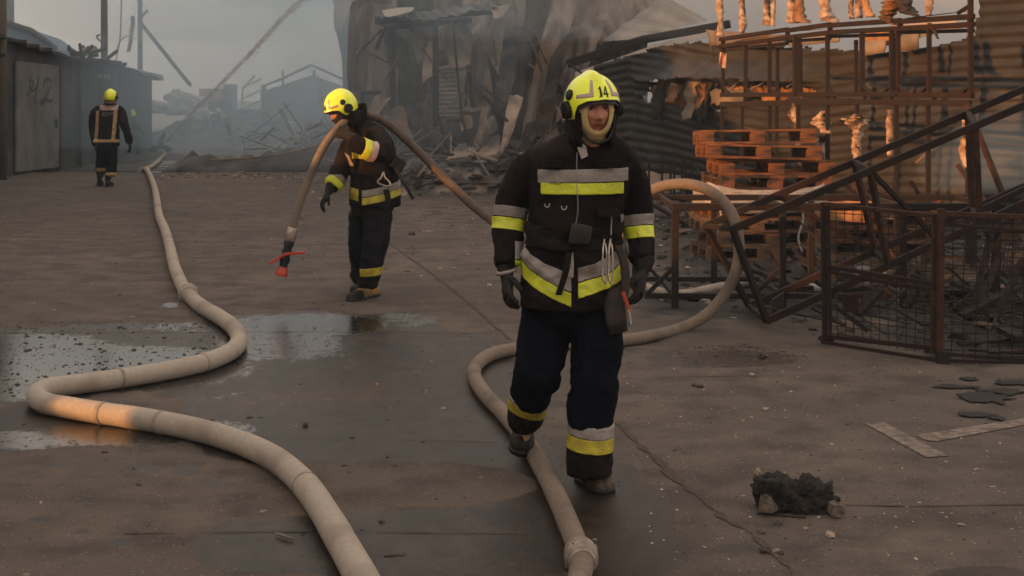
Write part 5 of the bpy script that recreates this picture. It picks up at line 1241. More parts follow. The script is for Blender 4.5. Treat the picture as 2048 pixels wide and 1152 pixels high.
# ================================================================ HOSES
def hose_tube(name, pts, r, mat, parent, k=10, n=16, seed=0, r1=None):
    c = catmull(pts, k); rs = [lerp(r, r1 or r, min(1, i/len(c)*1.5))*(1+.025*noise.noise(V((i*.13,seed,0)))) for i in range(len(c))]
    mb = MB(); mb.tube(c, rs, n); return mb.build(name, mat, parent, True), c
def coupling(parent, p, d, r, mat=coupm, w=1.0):
    d = V(d).normalized(); mb = MB()
    prof = [(-.075,1.02),(-.07,1.12),(-.045,1.14),(-.042,1.36),(-.018,1.40),(-.014,1.28),(.008,1.28),(.012,1.40),(.036,1.36),(.040,1.14),(.07,1.12),(.075,1.02)]
    mb.tube([p+d*a*w for a, _ in prof], [r*q for _, q in prof], 28); o = mb.build('coupling', mat, parent)
    a = d.cross(V((0,0,1))).normalized(); b = d.cross(a)
    for t in np.linspace(0, 2*math.pi, 5)[:-1]+.5:
        mb = MB(); q = p+(a*math.cos(t)+b*math.sin(t))*r*1.36; mb.beam(q-d*.03*w, q+d*.026*w, r*.22, r*.22); mb.build('lug', mat, o)
    return o
rA = .058
pa = [(296,348),(306,366),(312,390),(318,430),(330,460),(340,495),(348,530),(362,566),(376,588),(402,612),(436,632),(464,652),(478,674),(472,694),(448,710),(404,726),(330,742),(240,757),(160,768),(104,775),(78,784),(76,797),(96,808),(130,814),(190,824),(260,834),(330,846),(420,866),(500,893),(560,925),(612,972),(652,1030),(688,1092),(726,1160),(780,1260)]
hA = thing('fire_hose', 'thick pale hose snaking down the left side through the puddle with a sharp kink', 'fire hose', G(376,588,rA))
P0 = [G(x, y, rA) for x, y in pa]
far_end = [V(((x-1024)/F*Z, Z, GZ+rA)) for x, y, Z in ((330,296,43.5),(322,305,40.5),(308,318,36.5),(300,330,33.5))]
P0 = far_end[:3]+[V((far_end[3].x, 32.6, GZ+rA+.02)), V(((293-1024)/F*31.7, 31.7, rA+.015))]+P0[1:]
for i, p in enumerate(P0): p.z += 0.0
body, cA = hose_tube('hose_body', P0, rA, hoseb, hA, 12, 20, 1)
i0 = min(range(len(cA)), key=lambda i: (cA[i]-G(376,588,rA)).length); coupling(hA, cA[i0]+V((0,0,.01)), cA[i0+1]-cA[i0-1], rA*1.0, hoseb)
stainm = M('hose_stain', (0.20,0.16,0.13), (0.28,0.23,0.19), 20, 0.9, None, 0, 0.3, 90)
def hose_ring(c, px, py, r, w, parent, mat=stainm):
    i = min(range(1, len(c)-1), key=lambda i: (c[i]-G(px,py,r)).length); d = (c[i+1]-c[i-1]).normalized(); mb = MB()
    mb.tube([c[i]-d*w/2, c[i], c[i]+d*w/2], [r*1.045, r*1.05, r*1.045], 24); mb.build('hose_patch', mat, parent, True)
for x, y, w in ((404,726,.012),(235,757,.02),(205,826,.03),(318,845,.022),(612,972,.015)): hose_ring(cA, x, y, rA, w, hA)

rB = .043
hB = thing('fire_hose', 'dirty hose carried over the shoulder that loops upright and ends at the front edge', 'fire hose', P(725,240,12))
nz = P(580,478,11.7)
B0 = [P(580,474,11.70), P(592,430,11.70), P(608,382,11.70), P(628,333,11.71), P(650,290,11.72), P(676,256,11.76), P(702,234,11.85), P(730,229,12.0), P(762,240,12.12), P(800,268,12.15), P(852,318,12.1), P(905,372,12.0), P(950,415,11.9), P(990,445,11.75), P(1040,490,11.5), P(1090,545,11.3), P(1140,588,11.3),
      P(1195,570,11.1), P(1235,490,10.9), P(1268,415,10.75), P(1310,378,10.65), P(1370,368,10.55), P(1425,385,10.5), P(1462,424,10.46), P(1477,478,10.4), P(1474,532,10.38), P(1452,584,10.4), P(1412,630,10.42), P(1360,657,10.36)]
B0 += [G(x, y, rB) for x, y in ((1300,672),(1230,682),(1160,686),(1090,690),(1035,697),(985,708),(955,728),(949,752),(968,786),(1008,828),(1046,874),(1080,928),(1112,990),(1136,1045),(1154,1090),(1163,1118),(1160,1150),(1152,1190),(1140,1260))]
body, _ = hose_tube('hose_body', B0[:8], .034, hosed, hB, 10, 18, 2)
body, _ = hose_tube('hose_body', B0[7:18], .034, hosedk, hB, 10, 18, 3, .040)
body, cB = hose_tube('hose_body', B0[17:], .040, hosed, hB, 10, 18, 4, rB)
q = G(1163,1112,rB); i0 = min(range(len(cB)), key=lambda i: (cB[i]-q).length); coupling(hB, cB[i0], cB[i0+1]-cB[i0-1], rB*1.04, coupm)
d = (B0[0]-B0[1]).normalized()
mb = MB(); mb.tube([nz-d*.10, nz-d*.09, nz+d*.0, nz+d*.01, nz+d*.03], [.036,.044,.046,.042,.036], 18); mb.build('coupling', coupm, hB, True)
d2 = (P(563,548,11.66)-nz).normalized(); mb = MB()
mb.tube([nz+d2*a for a in (.02,.06,.062,.09,.092,.12,.122,.15,.152,.20,.202,.24)], [.040,.042,.034,.034,.042,.042,.034,.034,.042,.040,.034,.034], 16); nzo = mb.build('nozzle_grip', blackp, hB)
mb = MB(); e = nz+d2*.235; mb.tube([e, e+d2*.02, e+d2*.05, e+d2*.075], [.036,.044,.052,.05], 18); mb.build('nozzle_tip', redm, nzo)
mb = MB(); c = nz+d2*.13; mb.beam(c+V((-.13,-.05,-.07)), c+V((.0,-.045,.01)), .03, .022); mb.beam(c+V((.0,-.045,.01)), c+V((.16,-.05,.02)), .045, .022); mb.build('shutoff_lever', redm, nzo)
hC = thing('fire_hose', 'pale hose lying on the ground behind the upright hose loop, under the steel frames', 'fire hose', G(1330,580,.04))
C0 = [G(x, y, .04) for x, y in ((1120,566),(1180,556),(1240,560),(1285,572),(1320,584),(1370,588),(1420,578),(1480,567),(1540,564),(1590,572),(1650,578))]
hose_tube('hose_body', C0, .04, hoseb, hC, 8, 14, 5)

# ================================================================ PALLETS
PC = {}
def pallet(label, c, rot, mat, group, tilt=None, seed=0, miss=()):
    c = V(c); t = thing('pallet', label, 'pallet', c, group)
    t.rotation_euler = tilt if tilt else (0,0,rot); rg = random.Random(seed)
    def pc(name, key, size, loc):
        k = (key, mat.name)
        if k not in PC:
            b_ = MB(); b_.box((0,0,0), size); me = bpy.data.meshes.new(name); me.from_pydata([tuple(v) for v in b_.v], [], b_.f); me.materials.append(mat); PC[k] = me
        o = bpy.data.objects.new(name, PC[k]); C.objects.link(o); o.parent = t; o.location = (loc[0]+rg.uniform(-.006,.006), loc[1]+rg.uniform(-.006,.006), loc[2]); o.rotation_euler = (0,0,rg.uniform(-.012,.012))
    for y in (-.35, 0, .35): pc('bottom_board', 'bb', (1.2,.10,.022), (0,y,.011))
    for x in (-.525, 0, .525):
        for y in (-.35, 0, .35): pc('block', 'bl', (.145,.10,.078), (x,y,.062))
        pc('stringer_board', 'sb', (.145,.80,.022), (x,0,.113))
    for i, y in enumerate((-.34,-.17,0,.17,.34)):
        if i not in miss: pc('deck_board', 'db%d' % (i % 2), (1.2,.13 if i % 2 == 0 else .10,.022), (0,y,.136))
    return t
GP = 'stacked pallets by the burnt racks'
base = G(1528, 520); bx, by = base.x, base.y+.35
labs = ['lowest pallet of the main stack, pale and resting on the ground','second pallet from the ground in the main stack','third pallet from the ground in the main stack','fourth pallet up, under the sagging wrap','fifth pallet up, half charred']
zz = 0
for i in range(5):
    pallet(labs[i], (bx+(-.05,.03,-.09,-.02,.0)[i], by+(0,.02,-.03,.05,0)[i], zz), (.10,.16,.04,.12,.08)[i], (woody,woody,woody,woodo,woodo)[i], GP, seed=i); zz += .1475
pallet('charred pallet under the two bright orange ones', (bx+.08, by, zz), .12, woodc, GP, seed=7, miss=(1,3)); zz += .150
pallet('charred orange pallet with a broken deck near the top of the main stack', (bx+.12, by+.03, zz), .05, woodo, GP, seed=8, miss=(0,2)); zz += .150
pallet('tilted bright orange pallet, second from the top', (bx-.02, by-.02, zz+.01), .0, woodo, GP, tilt=(-.03,.02,.02), seed=9); zz += .155
pallet('topmost bright orange pallet of the main stack', (bx-.06, by+.02, zz+.01), .0, woodo, GP, tilt=(-.04,-.015,-.03), seed=10)
zz = 0
for i in range(4):
    pallet(['lowest','second','third','topmost'][i]+' pallet of the low stack right of the main one', (bx+1.35+(.0,.04,-.03,.02)[i], by+.5, zz), -.05+.05*i, (woody,woodo,woodo,woodc)[i], GP, seed=20+i); zz += .1475
# plastic wrap sagging round the middle of the stack
wr = thing('stretch_wrap', 'torn clear plastic wrap sagging round the middle of the main pallet stack', 'plastic wrap', (bx, by, .6))
vs = []; n = 60
for i in range(n):
    a = 2*math.pi*i/(n-1); ex = math.copysign(abs(math.cos(a))**.35, math.cos(a))*.66; ey = math.copysign(abs(math.sin(a))**.35, math.sin(a))*.46
    ca, sa = math.cos(.08), math.sin(.08)
    for k in range(6):
        z = .78-.05*k+.03*noise.noise(V((a*2,k*.5,1)))-.03*math.sin(a*3); w = 1+.03*noise.noise(V((a*3,k,5)))
        vs.append(V((bx+(ex*ca-ey*sa)*w, by+(ex*sa+ey*ca)*w, z)))
o = mesh_obj('film', vs, [(6*i+j, 6*(i+1)+j, 6*(i+1)+j+1, 6*i+j+1) for i in range(n-1) for j in range(5)], wrapm, wr, True); solid(o, .003)
for x in (.35, .62, -.5):
    mb = MB(); mb.tube(catmull([V((bx+x,by-.49,.62)), V((bx+x+.03,by-.50,.45)), V((bx+x-.02,by-.49,.25)), V((bx+x+.02,by-.5,.1))], 5), .012, 6); mb.build('film_strip', wrapm, wr, True)

# ================================================================ STEEL FRAMES
def part_beam(name, a, b, w, mat, par, h=None, bend=.0):
    w = w*.84; h = h*.84 if h else None
    mb = MB(); mb.beam(a, b, w, h); return mb.build(name, mat, par)
# the high rack
rk = thing('storage_rack', 'tall burnt steel rack with melted foam clinging to its posts', 'rack', P(1445,460,18))
def RZ(px):                            # depth of the rack's front face in a photo column
    A = V((2.665,18)); Bv = V((4.20,13)); D = Bv-A; k = (px-1024)/F
    t = (k*A.y-A.x)/(D.x-k*D.y); return A.y+D.y*t
def R(px, py, back=0): Z = RZ(px)+back; return P(px, py, Z)
fr_ = [(1445,84),(1490,80),(1540,70),(1590,62),(1655,58),(1725,52),(1790,46),(1858,40),(1942,34)]
def ytop(px): return np.interp(px, [1440,1575,1660,1800,1945], [93,75,65,57,49])
bot = 190
for x, w in ((1446,.055),(1491,.055),(1539,.055),(1594,.11),(1655,.055),(1724,.06),(1783,.055),(1796,.05),(1858,.05),(1941,.055)):
    part_beam('post', R(x, ytop(x)), R(x, bot), w, rust if x > 1750 else burnt, rk)
for x in (1555, 1601, 1712, 1790): part_beam('post', R(x, ytop(x)+18, .9), R(x, bot-2, .9), .05, burnt, rk)
seg = [1440,1575,1660,1800,1947]
for a, b in zip(seg, seg[1:]):
    part_beam('upper_rail', R(a, ytop(a)), R(b, ytop(b)), .05, rust, rk, .06)
    part_beam('upper_rail', R(a, ytop(a)-14), R(b, ytop(b)-16), .05, rust, rk, .06)
    part_beam('upper_rail', R(a, ytop(a)+8, .9), R(b, ytop(b)+12, .9), .045, burnt, rk)
for x in (1446, 1575, 1660, 1800, 1941): part_beam('spacer', R(x, ytop(x)-15), R(x, ytop(x)+2), .06, rust, rk)
part_beam('lower_rail', R(1443,190), R(1800,188), .06, burnt, rk); part_beam('lower_rail', R(1795,190), R(1945,191), .06, rust, rk)
part_beam('lower_rail', R(1450,188,.9), R(1800,188,.9), .05, burnt, rk)
part_beam('lower_beam', R(1443,209), R(1700,203), .055, burnt, rk, .08); part_beam('lower_beam', R(1700,203), R(1940,207), .05, burnt, rk, .07)
for x in (1490,1555,1655,1668,1730,1783,1868): part_beam('spacer', R(x,191), R(x,207), .05, burnt, rk)
for x, sgn, bk_ in ((1446,1,0),(1491,1,0),(1539,1,0),(1655,1,0),(1724,1,0),(1783,-1,0),(1796,1,0),(1858,-1,0),(1941,-1,0)):
    dx = 15 if x < 1700 else 21
    part_beam('gusset', R(x, 190-dx), R(x+sgn*dx, 189), .035, burnt, rk)
for x, y2 in ((1444,470),(1484,300),(1539,300),(1553,300),(1596,440),(1655,440),(1714,440),(1792,520),(1856,330),(1936,330)):
    Z = RZ(x); part_beam('leg', R(x, 205), V((R(x,205).x, Z, 0)), .052, burnt, rk)
def foam_sleeve(pts, r, seed, mat=foam, rag=.5):
    c = catmull([R(*p) for p in pts], 9); mb = MB(); n = 12; vs = []
    for i, p in enumerate(c):
        t = i/(len(c)-1)
        for k in range(n):
            a = 2*math.pi*k/n; w = np.interp(t*(len(r)-1), range(len(r)), r)*(1+rag*noise.noise(V((i*.45, math.cos(a)*1.2+seed, math.sin(a)*1.2)))+.16*rag*noise.noise(V((i*1.1, math.cos(a)*3+seed, math.sin(a)*3))))
            vs.append(p+V((math.cos(a)*w, math.sin(a)*w, 0)))
    mb.add(vs, [(i*n+k, i*n+(k+1)%n, (i+1)*n+(k+1)%n, (i+1)*n+k) for i in range(len(c)-1) for k in range(n)]+[tuple(range(n-1,-1,-1)), tuple(range((len(c)-1)*n, len(c)*n))])
    mb.build('melted_foam', mat, rk, True)
foam_sleeve([(1439,-25),(1440,20),(1441,48),(1441,72)], [.045,.045,.03,.05], 1)
foam_sleeve([(1484,-25),(1484,20),(1486,46),(1484,66)], [.04,.035,.05,.03], 2)
foam_sleeve([(1534,-25),(1534,20),(1536,50)], [.045,.04,.06], 3); foam_sleeve([(1548,-25),(1547,20),(1545,52)], [.022,.025,.03], 4)
foam_sleeve([(1584,-25),(1584,20),(1587,46)], [.05,.05,.08], 5); foam_sleeve([(1598,-25),(1598,15),(1602,40),(1615,46)], [.05,.055,.09,.05], 6, insul)
foam_sleeve([(1648,-25),(1650,15),(1658,38),(1672,44)], [.05,.06,.09,.05], 7); foam_sleeve([(1702,-25),(1702,20),(1704,38)], [.03,.028,.03], 8)
foam_sleeve([(1718,-25),(1717,10),(1719,36)], [.035,.04,.04], 9); foam_sleeve([(1730,-25),(1732,12),(1742,34)], [.035,.04,.05], 10, insul)
foam_sleeve([(1800,-25),(1790,0),(1782,22),(1772,36),(1790,50)], [.09,.10,.08,.07,.03], 11, insul, .8); foam_sleeve([(1795,-20),(1806,5),(1818,26),(1840,34)], [.07,.08,.07,.04], 12, leatherm, .8)
foam_sleeve([(1858,-25),(1859,10),(1857,30)], [.04,.035,.03], 13)
foam_sleeve([(1590,206),(1588,225),(1592,245),(1594,268)], [.03,.07,.04,.035], 14); foam_sleeve([(1594,262),(1596,300),(1597,332)], [.03,.035,.02], 15)
foam_sleeve([(1648,222),(1640,245),(1652,262),(1642,290),(1652,318)], [.03,.10,.06,.05,.03], 16, rag=.7); foam_sleeve([(1716,228),(1712,240),(1716,262),(1712,290),(1716,332)], [.03,.12,.055,.045,.04], 17, rag=.7)
foam_sleeve([(1700,244),(1712,236),(1726,232)], [.02,.06,.03], 18, rag=.8); foam_sleeve([(1780,220),(1779,260),(1780,312)], [.03,.035,.03], 19, rag=.3)
foam_sleeve([(1928,240),(1934,270),(1928,300),(1936,335)], [.02,.045,.05,.035], 20, rag=.5)
foam_sleeve([(1470,84),(1500,78),(1540,72)], [.02,.03,.02], 21, insul, .8); foam_sleeve([(1600,62),(1650,58),(1700,56)], [.025,.03,.02], 22, insul, .8); foam_sleeve([(1820,36),(1870,30),(1935,22)], [.05,.035,.02], 23, leatherm, .9); foam_sleeve([(1858,46),(1868,60),(1876,78)], [.02,.02,.01], 24, leatherm, .8)
part_beam('post', R(1941,-40), R(1941,36), .055, rust, rk); part_beam('gusset', R(1916,26), R(1941,10), .035, rust, rk)
tg = thing('tag', 'pale paper tag hanging on the left post of the tall rack', 'tag', R(1445,104,-.06))
mb = MB(); mb.prism([R(1440,104,-.06), R(1453,107,-.06), R(1451,137,-.06), R(1437,134,-.06)], (0,.006,0)); mb.build('card', foam, tg)
mb = MB()
for x, y in ((1447,113),(1446,119),(1445,125)): mb.prism([R(x-1.5,y-2,-.068), R(x+1.5,y-2,-.068), R(x+1.3,y+2.2,-.068), R(x-1.5,y+2,-.068)], (0,.003,0))
mb.build('mark', redm, tg)['kind'] = 'stuff'

# the low table frame
lf = thing('table_frame', 'low black burnt steel table frame between the hose loop and the pallets', 'frame', G(1350,615))
Zf, Zb, zt = 11.5, 12.55, .82
def fx(px, Z): return (px-1024)/F*Z
for a, b in ((1345,2010),): part_beam('rail', V((fx(a,Zf),Zf,zt)), V((fx(b,Zf),Zf,zt)), .07, burnt, lf)
part_beam('rail', V((fx(1262,Zb),Zb,zt)), V((fx(1960,Zb),Zb,zt)), .06, burnt, lf)
for x in (1350, 1565, 1806, 1992):
    part_beam('leg', V((fx(x,Zf),Zf,zt-.03)), V((fx(x,Zf),Zf,0)), .065, burnt, lf)
    part_beam('gusset', V((fx(x,Zf),Zf,.34)), V((fx(x,Zf)-.22,Zf,.12)), .04, burnt, lf)
for x in (1270, 1428, 1622, 1800, 1945):
    part_beam('leg', V((fx(x,Zb),Zb,zt-.03)), V((fx(x,Zb),Zb,0)), .06, burnt, lf); part_beam('gusset', V((fx(x,Zb),Zb,.32)), V((fx(x,Zb)+.2,Zb,.12)), .035, burnt, lf)
part_beam('foot_rail', V((fx(1290,Zf),Zf,.10)), V((fx(2010,Zf),Zf,.10)), .05, burnt, lf); part_beam('foot_rail', V((fx(1262,Zb),Zb,.10)), V((fx(1960,Zb),Zb,.10)), .05, burnt, lf)
for x, x2 in ((1350,1268),(1565,1466),(1806,1690),(1992,1860)): part_beam('cross_rail', V((fx(x,Zf),Zf,.10)), V((fx(x,Zf),Zb,.10)), .05, burnt, lf); part_beam('cross_rail', V((fx(x,Zf),Zf+.03,zt)), V((fx(x,Zf),Zb-.03,zt)), .05, burnt, lf)
part_beam('plate', V((fx(1372,12),12.0,.03)), V((fx(1440,12),12.0,.03)), .3, burnt, lf, .05)

# the tilted frame
tf = thing('tipped_frame', 'long rusted steel box frame tipped up to the right across the other frames', 'frame', G(1535,645))
nA, nB = P(1465,458,10.25), P(2120,180,10.25); fA, fB = P(1411,452,11.05), P(2120,147,11.05)
la, lb_ = P(1533,642,10.45), P(2110,378,10.45); ga, gb_ = P(1498,612,11.25), P(2100,350,11.25)
for a, b in ((nA,nB),(fA,fB),(la,lb_),(ga,gb_)): part_beam('long_rail', a, b, .058, rust, tf, .062)
for t_ in (0.0, .42, .74, 1.0):
    a, b, c, d = nA.lerp(nB,t_), fA.lerp(fB,t_), la.lerp(lb_,t_), ga.lerp(gb_,t_)
    part_beam('post', a, c, .05, orust if t_ > .3 else rust, tf); part_beam('post', b, d, .05, orust if t_ > .3 else rust, tf)
    part_beam('cross_bar', a, b, .045, rust, tf); part_beam('cross_bar', c, d, .045, rust, tf)
part_beam('brace', nA.lerp(nB,.42), la.lerp(lb_,.60), .04, rust, tf); part_beam('brace', fA.lerp(fB,.20), ga.lerp(gb_,.42), .04, orust, tf)
mb = MB(); mb.prism([P(1545,640,10.7), P(1568,612,10.9), P(1568,585,10.9), P(1545,600,10.7)], (0,.05,0)); mb.build('end_plate', burnt, tf)
# second tilted one behind, at the right
tf2 = thing('tipped_frame', 'rusted legs and bars of a second tipped frame at the right edge', 'frame', G(1990,600))
for a, b, w in (((1932,205,12.4),(2010,400,12.0),.05),((1915,330,12.6),(1990,430,12.3),.04),((1700,345,12.8),(1790,520,12.5),.05),((1985,455,10.6),(1940,640,10.3),.05),((2040,420,10.6),(1975,470,10.4),.05),((2045,520,10.2),(1990,640,10.0),.05),((1960,420,11),(2060,372,11),.05)):
    part_beam('bar', P(*a), P(*b), w, orust if a[0] < 1940 else burnt, tf2)

# mesh cage
cg = thing('mesh_cage', 'rusty wire mesh cage standing open at the right with a thick corner post', 'cage', G(1880,725))
q0b, q0t = P(1650,686,9.85), P(1646,405,9.85); q1b, q1t = P(1878,722,9.18), P(1882,418,9.18); q2b, q2t = P(2110,730,9.1), P(2110,424,9.1)
part_beam('post', q0b, q0t, .042, rust, cg); part_beam('post', q1b-V((0,0,.02)), q1t, .052, orust, cg); part_beam('post', q2b, q2t, .05, rust, cg)
def qa(u, v, off=0): return (q0b.lerp(q1b,u)).lerp(q0t.lerp(q1t,u), v)+V((0,off,0))
def qb(u, v): return (q1b.lerp(q2b,u)).lerp(q1t.lerp(q2t,u), v)
part_beam('rail', qa(.02,.99), qa(.96,.95), .034, orust, cg); part_beam('rail', qa(.02,.55), qa(.96,.50), .034, rust, cg); part_beam('rail', qa(.02,.51), qa(.96,.46), .03, rust, cg)
part_beam('rail', qa(.02,.05), qa(.96,.08), .036, rust, cg); part_beam('rail', qa(0,.0), qa(1,.0), .036, rust, cg)
part_beam('post', qa(.05,.02), qa(.045,.98), .026, rust, cg); part_beam('post', qa(.945,.06), qa(.95,.96), .036, orust, cg)
part_beam('rail', qb(0,.97), qb(1,.96), .036, orust, cg); part_beam('rail', qb(0,.90), qb(1,.86), .026, rust, cg); part_beam('rail', qb(0,.0), qb(1,0), .036, rust, cg); part_beam('rail', qb(0,.05), qb(1,.02), .026, rust, cg)
mb = MB(); mb.box(q1b+V((.01,-.04,.02)), (.075,.07,.10)); mb.build('foot', burnt, cg); mb = MB(); mb.box(q0b+V((.02,.02,.0)), (.08,.06,.05)); mb.build('foot', burnt, cg)
rg = random.Random(5)
def wire(p, q, nm='wire', r=.0032, sag=.006):
    m_ = p.lerp(q,.5)+V((rg.uniform(-sag,sag), rg.uniform(-sag,sag), rg.uniform(-sag,sag))); mb = MB(); mb.tube([p, p.lerp(m_,.5), m_, m_.lerp(q,.5), q], r, 5, caps=False); mb.build(nm, rust, cg)
for i in range(1, 12): u = .04+i*.076; wire(qa(u,.04), qa(u,.97))
for i in range(1, 17): v = .02+i*.057; wire(qa(.03,v), qa(.95,v*.985))
for i in range(1, 10): u = i*.105; wire(qb(u,.02), qb(u,.96))
for i in range(1, 17): v = .02+i*.056; wire(qb(.0,v), qb(1,v))
mb = MB(); mb.prism([P(1684,588,9.75), P(1716,590,9.66), P(1718,628,9.66), P(1686,622,9.75)], (0,.006,0)); mb.build('name_plate', orust, cg)
# pale flat board lit behind the cage
t = thing('board', 'warm tan board standing behind the mesh cage', 'board', P(1700,460,14.5))
sheet([(1618,405,14.6),(1752,402,14.3),(1750,446,14.3),(1640,440,14.6)], 'n', mat=insul, parent=t, name='panel', buck=.03, rag=.1, seed=2, step=.08, thick=.03)
t = thing('wire_basket_end', 'curved ribbed wire basket end lying at the right edge behind the cage', 'basket', P(2040,520,11.3))
for i in range(9):
    mb = MB(); mb.tube(catmull([P(2062-i*6,425+i*3,11.4), P(2034-i*7,480+i*4,11.3), P(2024-i*6,545+i*3,11.2)], 4), .006, 6); mb.build('rib', orust, t, True)
# small cage frame left of the pallets
t = thing('small_frame', 'cluster of thin rusty uprights beside the rubble left of the pallets', 'frame', P(1340,415,22))
for i, x in enumerate((1284,1298,1324,1341,1348,1364,1370,1384)):
    Z = 21.5+(i % 3)*.4; part_beam('upright', P(x, 312+8*(i % 2), Z), V((fx(x,Z), Z, 0)), .04, burnt, t)
part_beam('rail', P(1284,322,21.5), P(1384,326,21.7), .035, burnt, t); part_beam('rail', P(1298,375,21.9), P(1370,376,21.9), .03, burnt, t)
t = thing('board', 'pale board leaning behind the thin uprights left of the pallets', 'board', P(1330,380,22.6))
sheet([(1290,345,22.8),(1365,352,22.6),(1362,386,22.4),(1292,392,22.6)], 'n', mat=tansheet, parent=t, name='panel', buck=.04, rag=.15, seed=6, step=.1, thick=.03)
# burnt timbers under the cage
rg = random.Random(8)
for i in range(9):
    x = rg.uniform(1900, 2090); y = rg.uniform(640, 712); a = G(x, y, .02); an = rg.uniform(-.5,.5); l = rg.uniform(.35,.9)
    t = thing('burnt_bar', ['thin','long','bent','short','split','blackened','flat','crooked','rusty'][i]+' burnt bar lying on the ash behind the right cage panel', 'bar', a, 'burnt bars lying behind the cage')
    mb = MB(); mb.beam(a, a+V((l*math.cos(an), l*math.sin(an), rg.uniform(0,.06))), rg.uniform(.015,.035), .018); mb.build('bar', burnt if i % 3 else rust, t)

# ================================================================ SMALL THINGS ON THE PAVING
ck = thing('burnt_chunk', 'large charred black chunk with pale unburnt ends on the right foreground paving', 'rubble', G(1598,1030))
g0 = G(1515,1022); g1 = G(1690,1030); L_ = (g1-g0).length
bm = bmesh.new(); bmesh.ops.create_icosphere(bm, subdivisions=5, radius=1)
for v in bm.verts:
    c_ = v.co.copy(); m_ = max(abs(c_.x), abs(c_.y), abs(c_.z)); c_ = c_.lerp(c_/m_, .78)
    p = V((c_.x*L_*.47, c_.y*.075, c_.z*.062)); q = p*22; k = noise.noise(p*9)*.030+noise.noise(q)*.020+noise.noise(q*2.3)*.014+noise.noise(q*5)*.009+noise.noise(q*11)*.005
    top = max(0, c_.z); p += c_.normalized()*k*(1+1.1*top); p.z -= .016*max(0,c_.x-.55)*2.2*top
    v.co = p+V((0,0,.055))
me = bpy.data.meshes.new('charred_block'); bm.to_mesh(me); bm.free(); me.materials.append(charm); me.polygons.foreach_set('use_smooth', [True]*len(me.polygons))
me.update()
o = link('charred_block', me, None, ck, (g0.lerp(g1,.5)+V((0,.05,0)))-wloc(ck))
for k_, pl_ in enumerate(([(1518,1024),(1522,1000),(1531,990),(1543,996),(1549,1010),(1556,1018),(1546,1027)], [(1664,1032),(1668,1012),(1680,1010),(1691,1018),(1688,1030),(1676,1034)])):
    Zk = g0.y-.085 if k_ == 0 else g1.y-.06
    mb = MB(); mb.prism([P(x, y, Zk)+V((0,.01*noise.noise(V((x*.1,y*.1,0))),0)) for x, y in pl_], (.01*(1 if k_ == 0 else -1),.07,0)); mb.build('pale_end', M('unburnt_foam_core', (0.17,0.13,0.10), (0.06,0.045,0.035), 30, 0.95, None, 0, 1, 60), ck)
mb = MB(); mb.beam(G(1512,1026)+V((0,-.02,.004)), G(1610,1034)+V((0,-.02,.004)), .012, .006); mb.build('splinter', leatherm, ck)
def rock(px, py, r, sc, mat, label, seed, amp=.35, group=None):
    p = G(px, py); o = link('stone', rock_mesh('stone', r, sc, seed, mat, 3, amp), None, None, p+V((0,0,r*sc[2]*.5))); tag(o, label, 'stone', group); o.rotation_euler = (0,0,seed*1.3); return o
rock(1515,950,.020,(.8,.8,1.1),rockp,'small upright pale stone above the charred chunk',1)
rock(1526,955,.012,(1,.8,.7),rockd,'black crumb touching the upright pale stone',2)
rock(1556,1050,.022,(.8,.8,.8),rubblem,'grey pebble just below the charred chunk',3)
rock(1521,1066,.020,(1,.8,.7),rubblem,'brown-grey pebble lower left of the charred chunk',4)
rock(1612,1060,.012,(1,.8,.7),rockp,'tiny pale stone below the middle of the charred chunk',5)
rock(1660,1071,.030,(1.3,.6,.3),rockp,'flat pale chip lying right below the charred chunk',6)
rock(1530,1105,.022,(1,.8,.7),rockd,'black shard end in the joint near the bottom edge',7)
rock(1552,1102,.018,(1.4,.7,.3),greysheet,'small grey-blue fragment beside the black shard',8)
rock(1562,1108,.013,(1,.8,.7),rockd,'black crumb at the right end of the grey-blue fragment',9)
rock(1525,716,.034,(1,.8,.7),rockd,'black lump on the rust stain beside the cage',10)
rock(1503,752,.022,(1,.8,.6),rockp,'pale stone in front of the rust stain',11)
rock(1530,820,.020,(1,.8,.5),rockp,'pale stone in the middle of the right paving',12)
rock(1503,836,.012,(1,.8,.5),rockp,'tiny pale chip beside the mid paving stone',13)
rock(1922,1051,.014,(1.2,.8,.4),rockp,'white chip near the right bottom corner',14)
rock(1953,940,.014,(1.4,.6,.4),rockp,'yellowish chip right of the painted line',15)
rock(824,470,.048,(1,.8,.6),rockd,'black lump on the far paving under the carried hose',16)
rock(858,464,.055,(1.4,.5,.2),rockp,'pale flat fragment right of the black lump on the far paving',17)
rock(611,853,.016,(.9,.8,.9),rockd,'dark pebble on the wet ground between the hoses',18)
rock(1400,775,.022,(1,.8,.6),rockd,'dark clinker left of the pale stones on the right paving',19)
rock(1388,772,.018,(1,.8,.6),rockd,'smaller clinker touching the dark one on the right paving',20)
rock(278,970,.016,(1.5,.5,.3),rockd,'flat dark splinter inside the bend of the pale hose',21)
rock(790,1110,.030,(1.5,.5,.12),rockd,'thin dark flake near the bottom middle',22)
rock(82,1006,.012,(1.2,.6,.4),rockp,'white speck stone near the left bottom',23)
